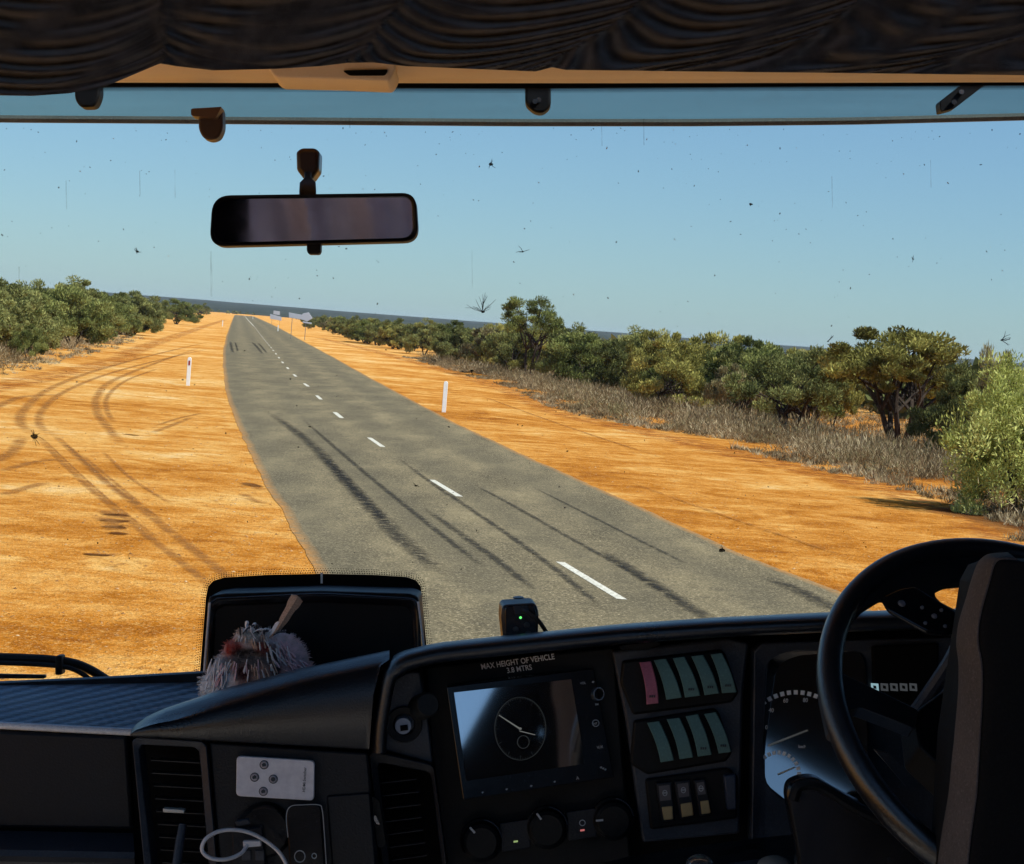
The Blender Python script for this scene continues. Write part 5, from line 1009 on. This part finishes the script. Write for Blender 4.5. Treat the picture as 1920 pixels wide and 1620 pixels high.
flow = np.stack([(P_[:, 0] - C(478, 1250, 2.5).x) * 6, np.full(n, -.1), (P_[:, 2] - C(478, 1240, 2.5).z) * 5 - .1], 1)
ax = NN * .25 + flow * 1.0 + r_.normal(size=(n, 3)) * .28; ax /= np.linalg.norm(ax, axis=1, keepdims=True); ln = r_.uniform(.0035, .0085, n); v, f = quads(P_ + ax * ln[:, None] * .3, ax, ln, ln * .10 + .0004)
pc = plumage(*P2(P_)) * r_.uniform(.75, 1.3, (n, 1)); meh = leaf_mesh("down_feathers", v - np.array(bird.b[:]), f, np.zeros(n), M['plume'])
at = meh.attributes.new("plume", 'FLOAT_COLOR', 'POINT'); at.data.foreach_set("color", np.clip(np.c_[np.repeat(pc, 4, 0), np.ones(4 * n)], 0, 1).astype(np.float32).ravel()); o = bpy.data.objects.new("down_feathers", meh); COL.objects.link(o); o.parent = bird.o; o["kind"] = "stuff"
def feather(pts, wid, d, mat, name):
    P = smooth_path([Vector((x, y, 0)) for x, y in pts], 16); rows = []
    for i, p in enumerate(P):
        t = (P[min(i + 1, 15)] - P[max(i - 1, 0)]).normalized(); s_ = Vector((-t.y, t.x, 0)); w_ = wid * float(np.interp(i / 15, [0, .15, .5, .85, 1], [.18, .3, .7, 1, .35])) * rnd.uniform(.88, 1.1)
        a_, b_ = p + s_ * w_, p - s_ * w_; rows.append([C(a_.x, a_.y, d + .004), C(p.x, p.y, d), C(b_.x, b_.y, d + .004)])
    mb_ = MB().loft(rows); mb_.tube([C(p.x, p.y, d - .0006) for p in P], [.0007 - .00003 * i for i in range(16)], 5); return bird.part(mb_, name, mat, recalc=False)
def surf(x, y):
    bx_, by_ = P2(BV); k_ = (abs(bx_ - x) < 5) & (abs(by_ - y) < 5); return float(BV[k_, 1].min()) if k_.any() else 2.52
def fm(n, a_, b_):
    m = N(n); w_ = m.noise(m.mapping(m.coord(), (900, 300, 900)), 1, 2); m.bsdf(m.mix(m.mapr(w_, .35, .65), a_, b_), .8, .2); return m.m
fb, fw, fk = fm("brown_feather", (.62, .46, .36), (.38, .27, .21)), fm("white_feather", (.93, .93, .95), (.80, .80, .83)), fm("dark_feather", (.03, .03, .035), (.10, .10, .11))
ft, fp, fg = fm("tan_feather", (.80, .64, .52), (.60, .38, .28)), fm("pink_feather", (.93, .72, .76), (.80, .52, .57)), fm("grey_feather", (.60, .60, .63), (.36, .36, .40))
def lay(x, y, a_, l, w_, mt_):
    dx, dy = math.cos(a_), math.sin(a_); q_ = [(x, y), (x + dx * l * .5, y + dy * l * .5), (x + dx * l, y + dy * l + 1.5)]
    feather(q_, w_, min(surf(*q_[0]), surf(*q_[1])) - .0035, mt_, "body_feather")
for k in range(34): x, y = rnd.uniform(392, 428), rnd.uniform(1232, 1290); lay(x, y, rnd.uniform(1.5, 2.2), rnd.uniform(16, 30), rnd.uniform(1.6, 3.4), rnd.choice([fw, fw, fw, fp]))
for k in range(26): x, y = rnd.uniform(425, 515), rnd.uniform(1236, 1256); lay(x, y, 1.57 + (470 - x) / 90 + rnd.uniform(-.2, .2), rnd.uniform(12, 24), rnd.uniform(1.6, 3), rnd.choice([ft, fw, fp]))
for k in range(20): x, y = rnd.uniform(445, 500), rnd.uniform(1190, 1204); lay(x, y, 1.57 + (470 - x) / 60 + rnd.uniform(-.2, .2), rnd.uniform(8, 15), rnd.uniform(1.6, 2.8), rnd.choice([ft, fw]))
for k in range(24): x, y = rnd.uniform(500, 545), rnd.uniform(1200, 1230); lay(x, y, rnd.uniform(.6, 1.5), rnd.uniform(18, 34), rnd.uniform(1.8, 3.2), fw if x < 518 else rnd.choice([fp, fp, fw]))
for k in range(18): x, y = rnd.uniform(530, 568), rnd.uniform(1232, 1262); lay(x, y, rnd.uniform(.3, 1.2), rnd.uniform(14, 26), rnd.uniform(1.4, 2.6), rnd.choice([fp, fw]))
feather([(505, 1196), (522, 1178), (538, 1152), (554, 1126), (559, 1118)], 13, 2.495, fb, "tail_feather"); feather([(498, 1198), (512, 1186), (524, 1166)], 7, 2.497, fw, "tail_feather")
for k in range(18):
    x, y = rnd.uniform(452, 520), rnd.uniform(1184, 1206); a_ = rnd.uniform(-2.6, -.2); l = rnd.uniform(10, 30); feather([(x, y), (x + l * .5 * math.cos(a_), y + l * .5 * math.sin(a_)), (x + l * math.cos(a_ + .2), y + l * math.sin(a_ + .2))], rnd.uniform(1.2, 3.2), 2.497 + rnd.uniform(-.006, .012), rnd.choice([fk, fk, fw]), "crest_feather")
feather([(465, 1186), (462, 1174), (464, 1164)], 4, 2.51, fw, "crest_feather"); feather([(472, 1184), (474, 1174), (480, 1168)], 3.5, 2.51, fw, "crest_feather"); feather([(446, 1196), (446, 1186), (447, 1177)], 1.2, 2.51, fb, "crest_feather")
for k in range(9): feather([(520 + 2 * k, 1190 + k), (535 + 2 * k, 1198 + 2 * k), (540 + 3 * k, 1212 + 4 * k)], 2.2, 2.56, fk, "wing_feather")
for k in range(4): feather([(398, 1274 + k * 4), (382, 1272 + k * 3), (369, 1270 + k * 5)], 2.6, 2.53, rnd.choice([fk, fw]), "wing_feather")

# ------------------------------------------------------------------ the air
def haze():
    mb_ = MB().box((0, 4460, 19), (5900, 4500, 20)); m = N("air"); pv = m.n("VolumePrincipled"); pv.inputs["Color"].default_value = (.68, .80, 1, 1); pv.inputs["Density"].default_value = HAZE
    m.t.links.new(pv.outputs[0], m.out.inputs[1]); o = mb_.build("haze", m.m); o["kind"] = "stuff"
HAZE = 5.5e-5
haze()
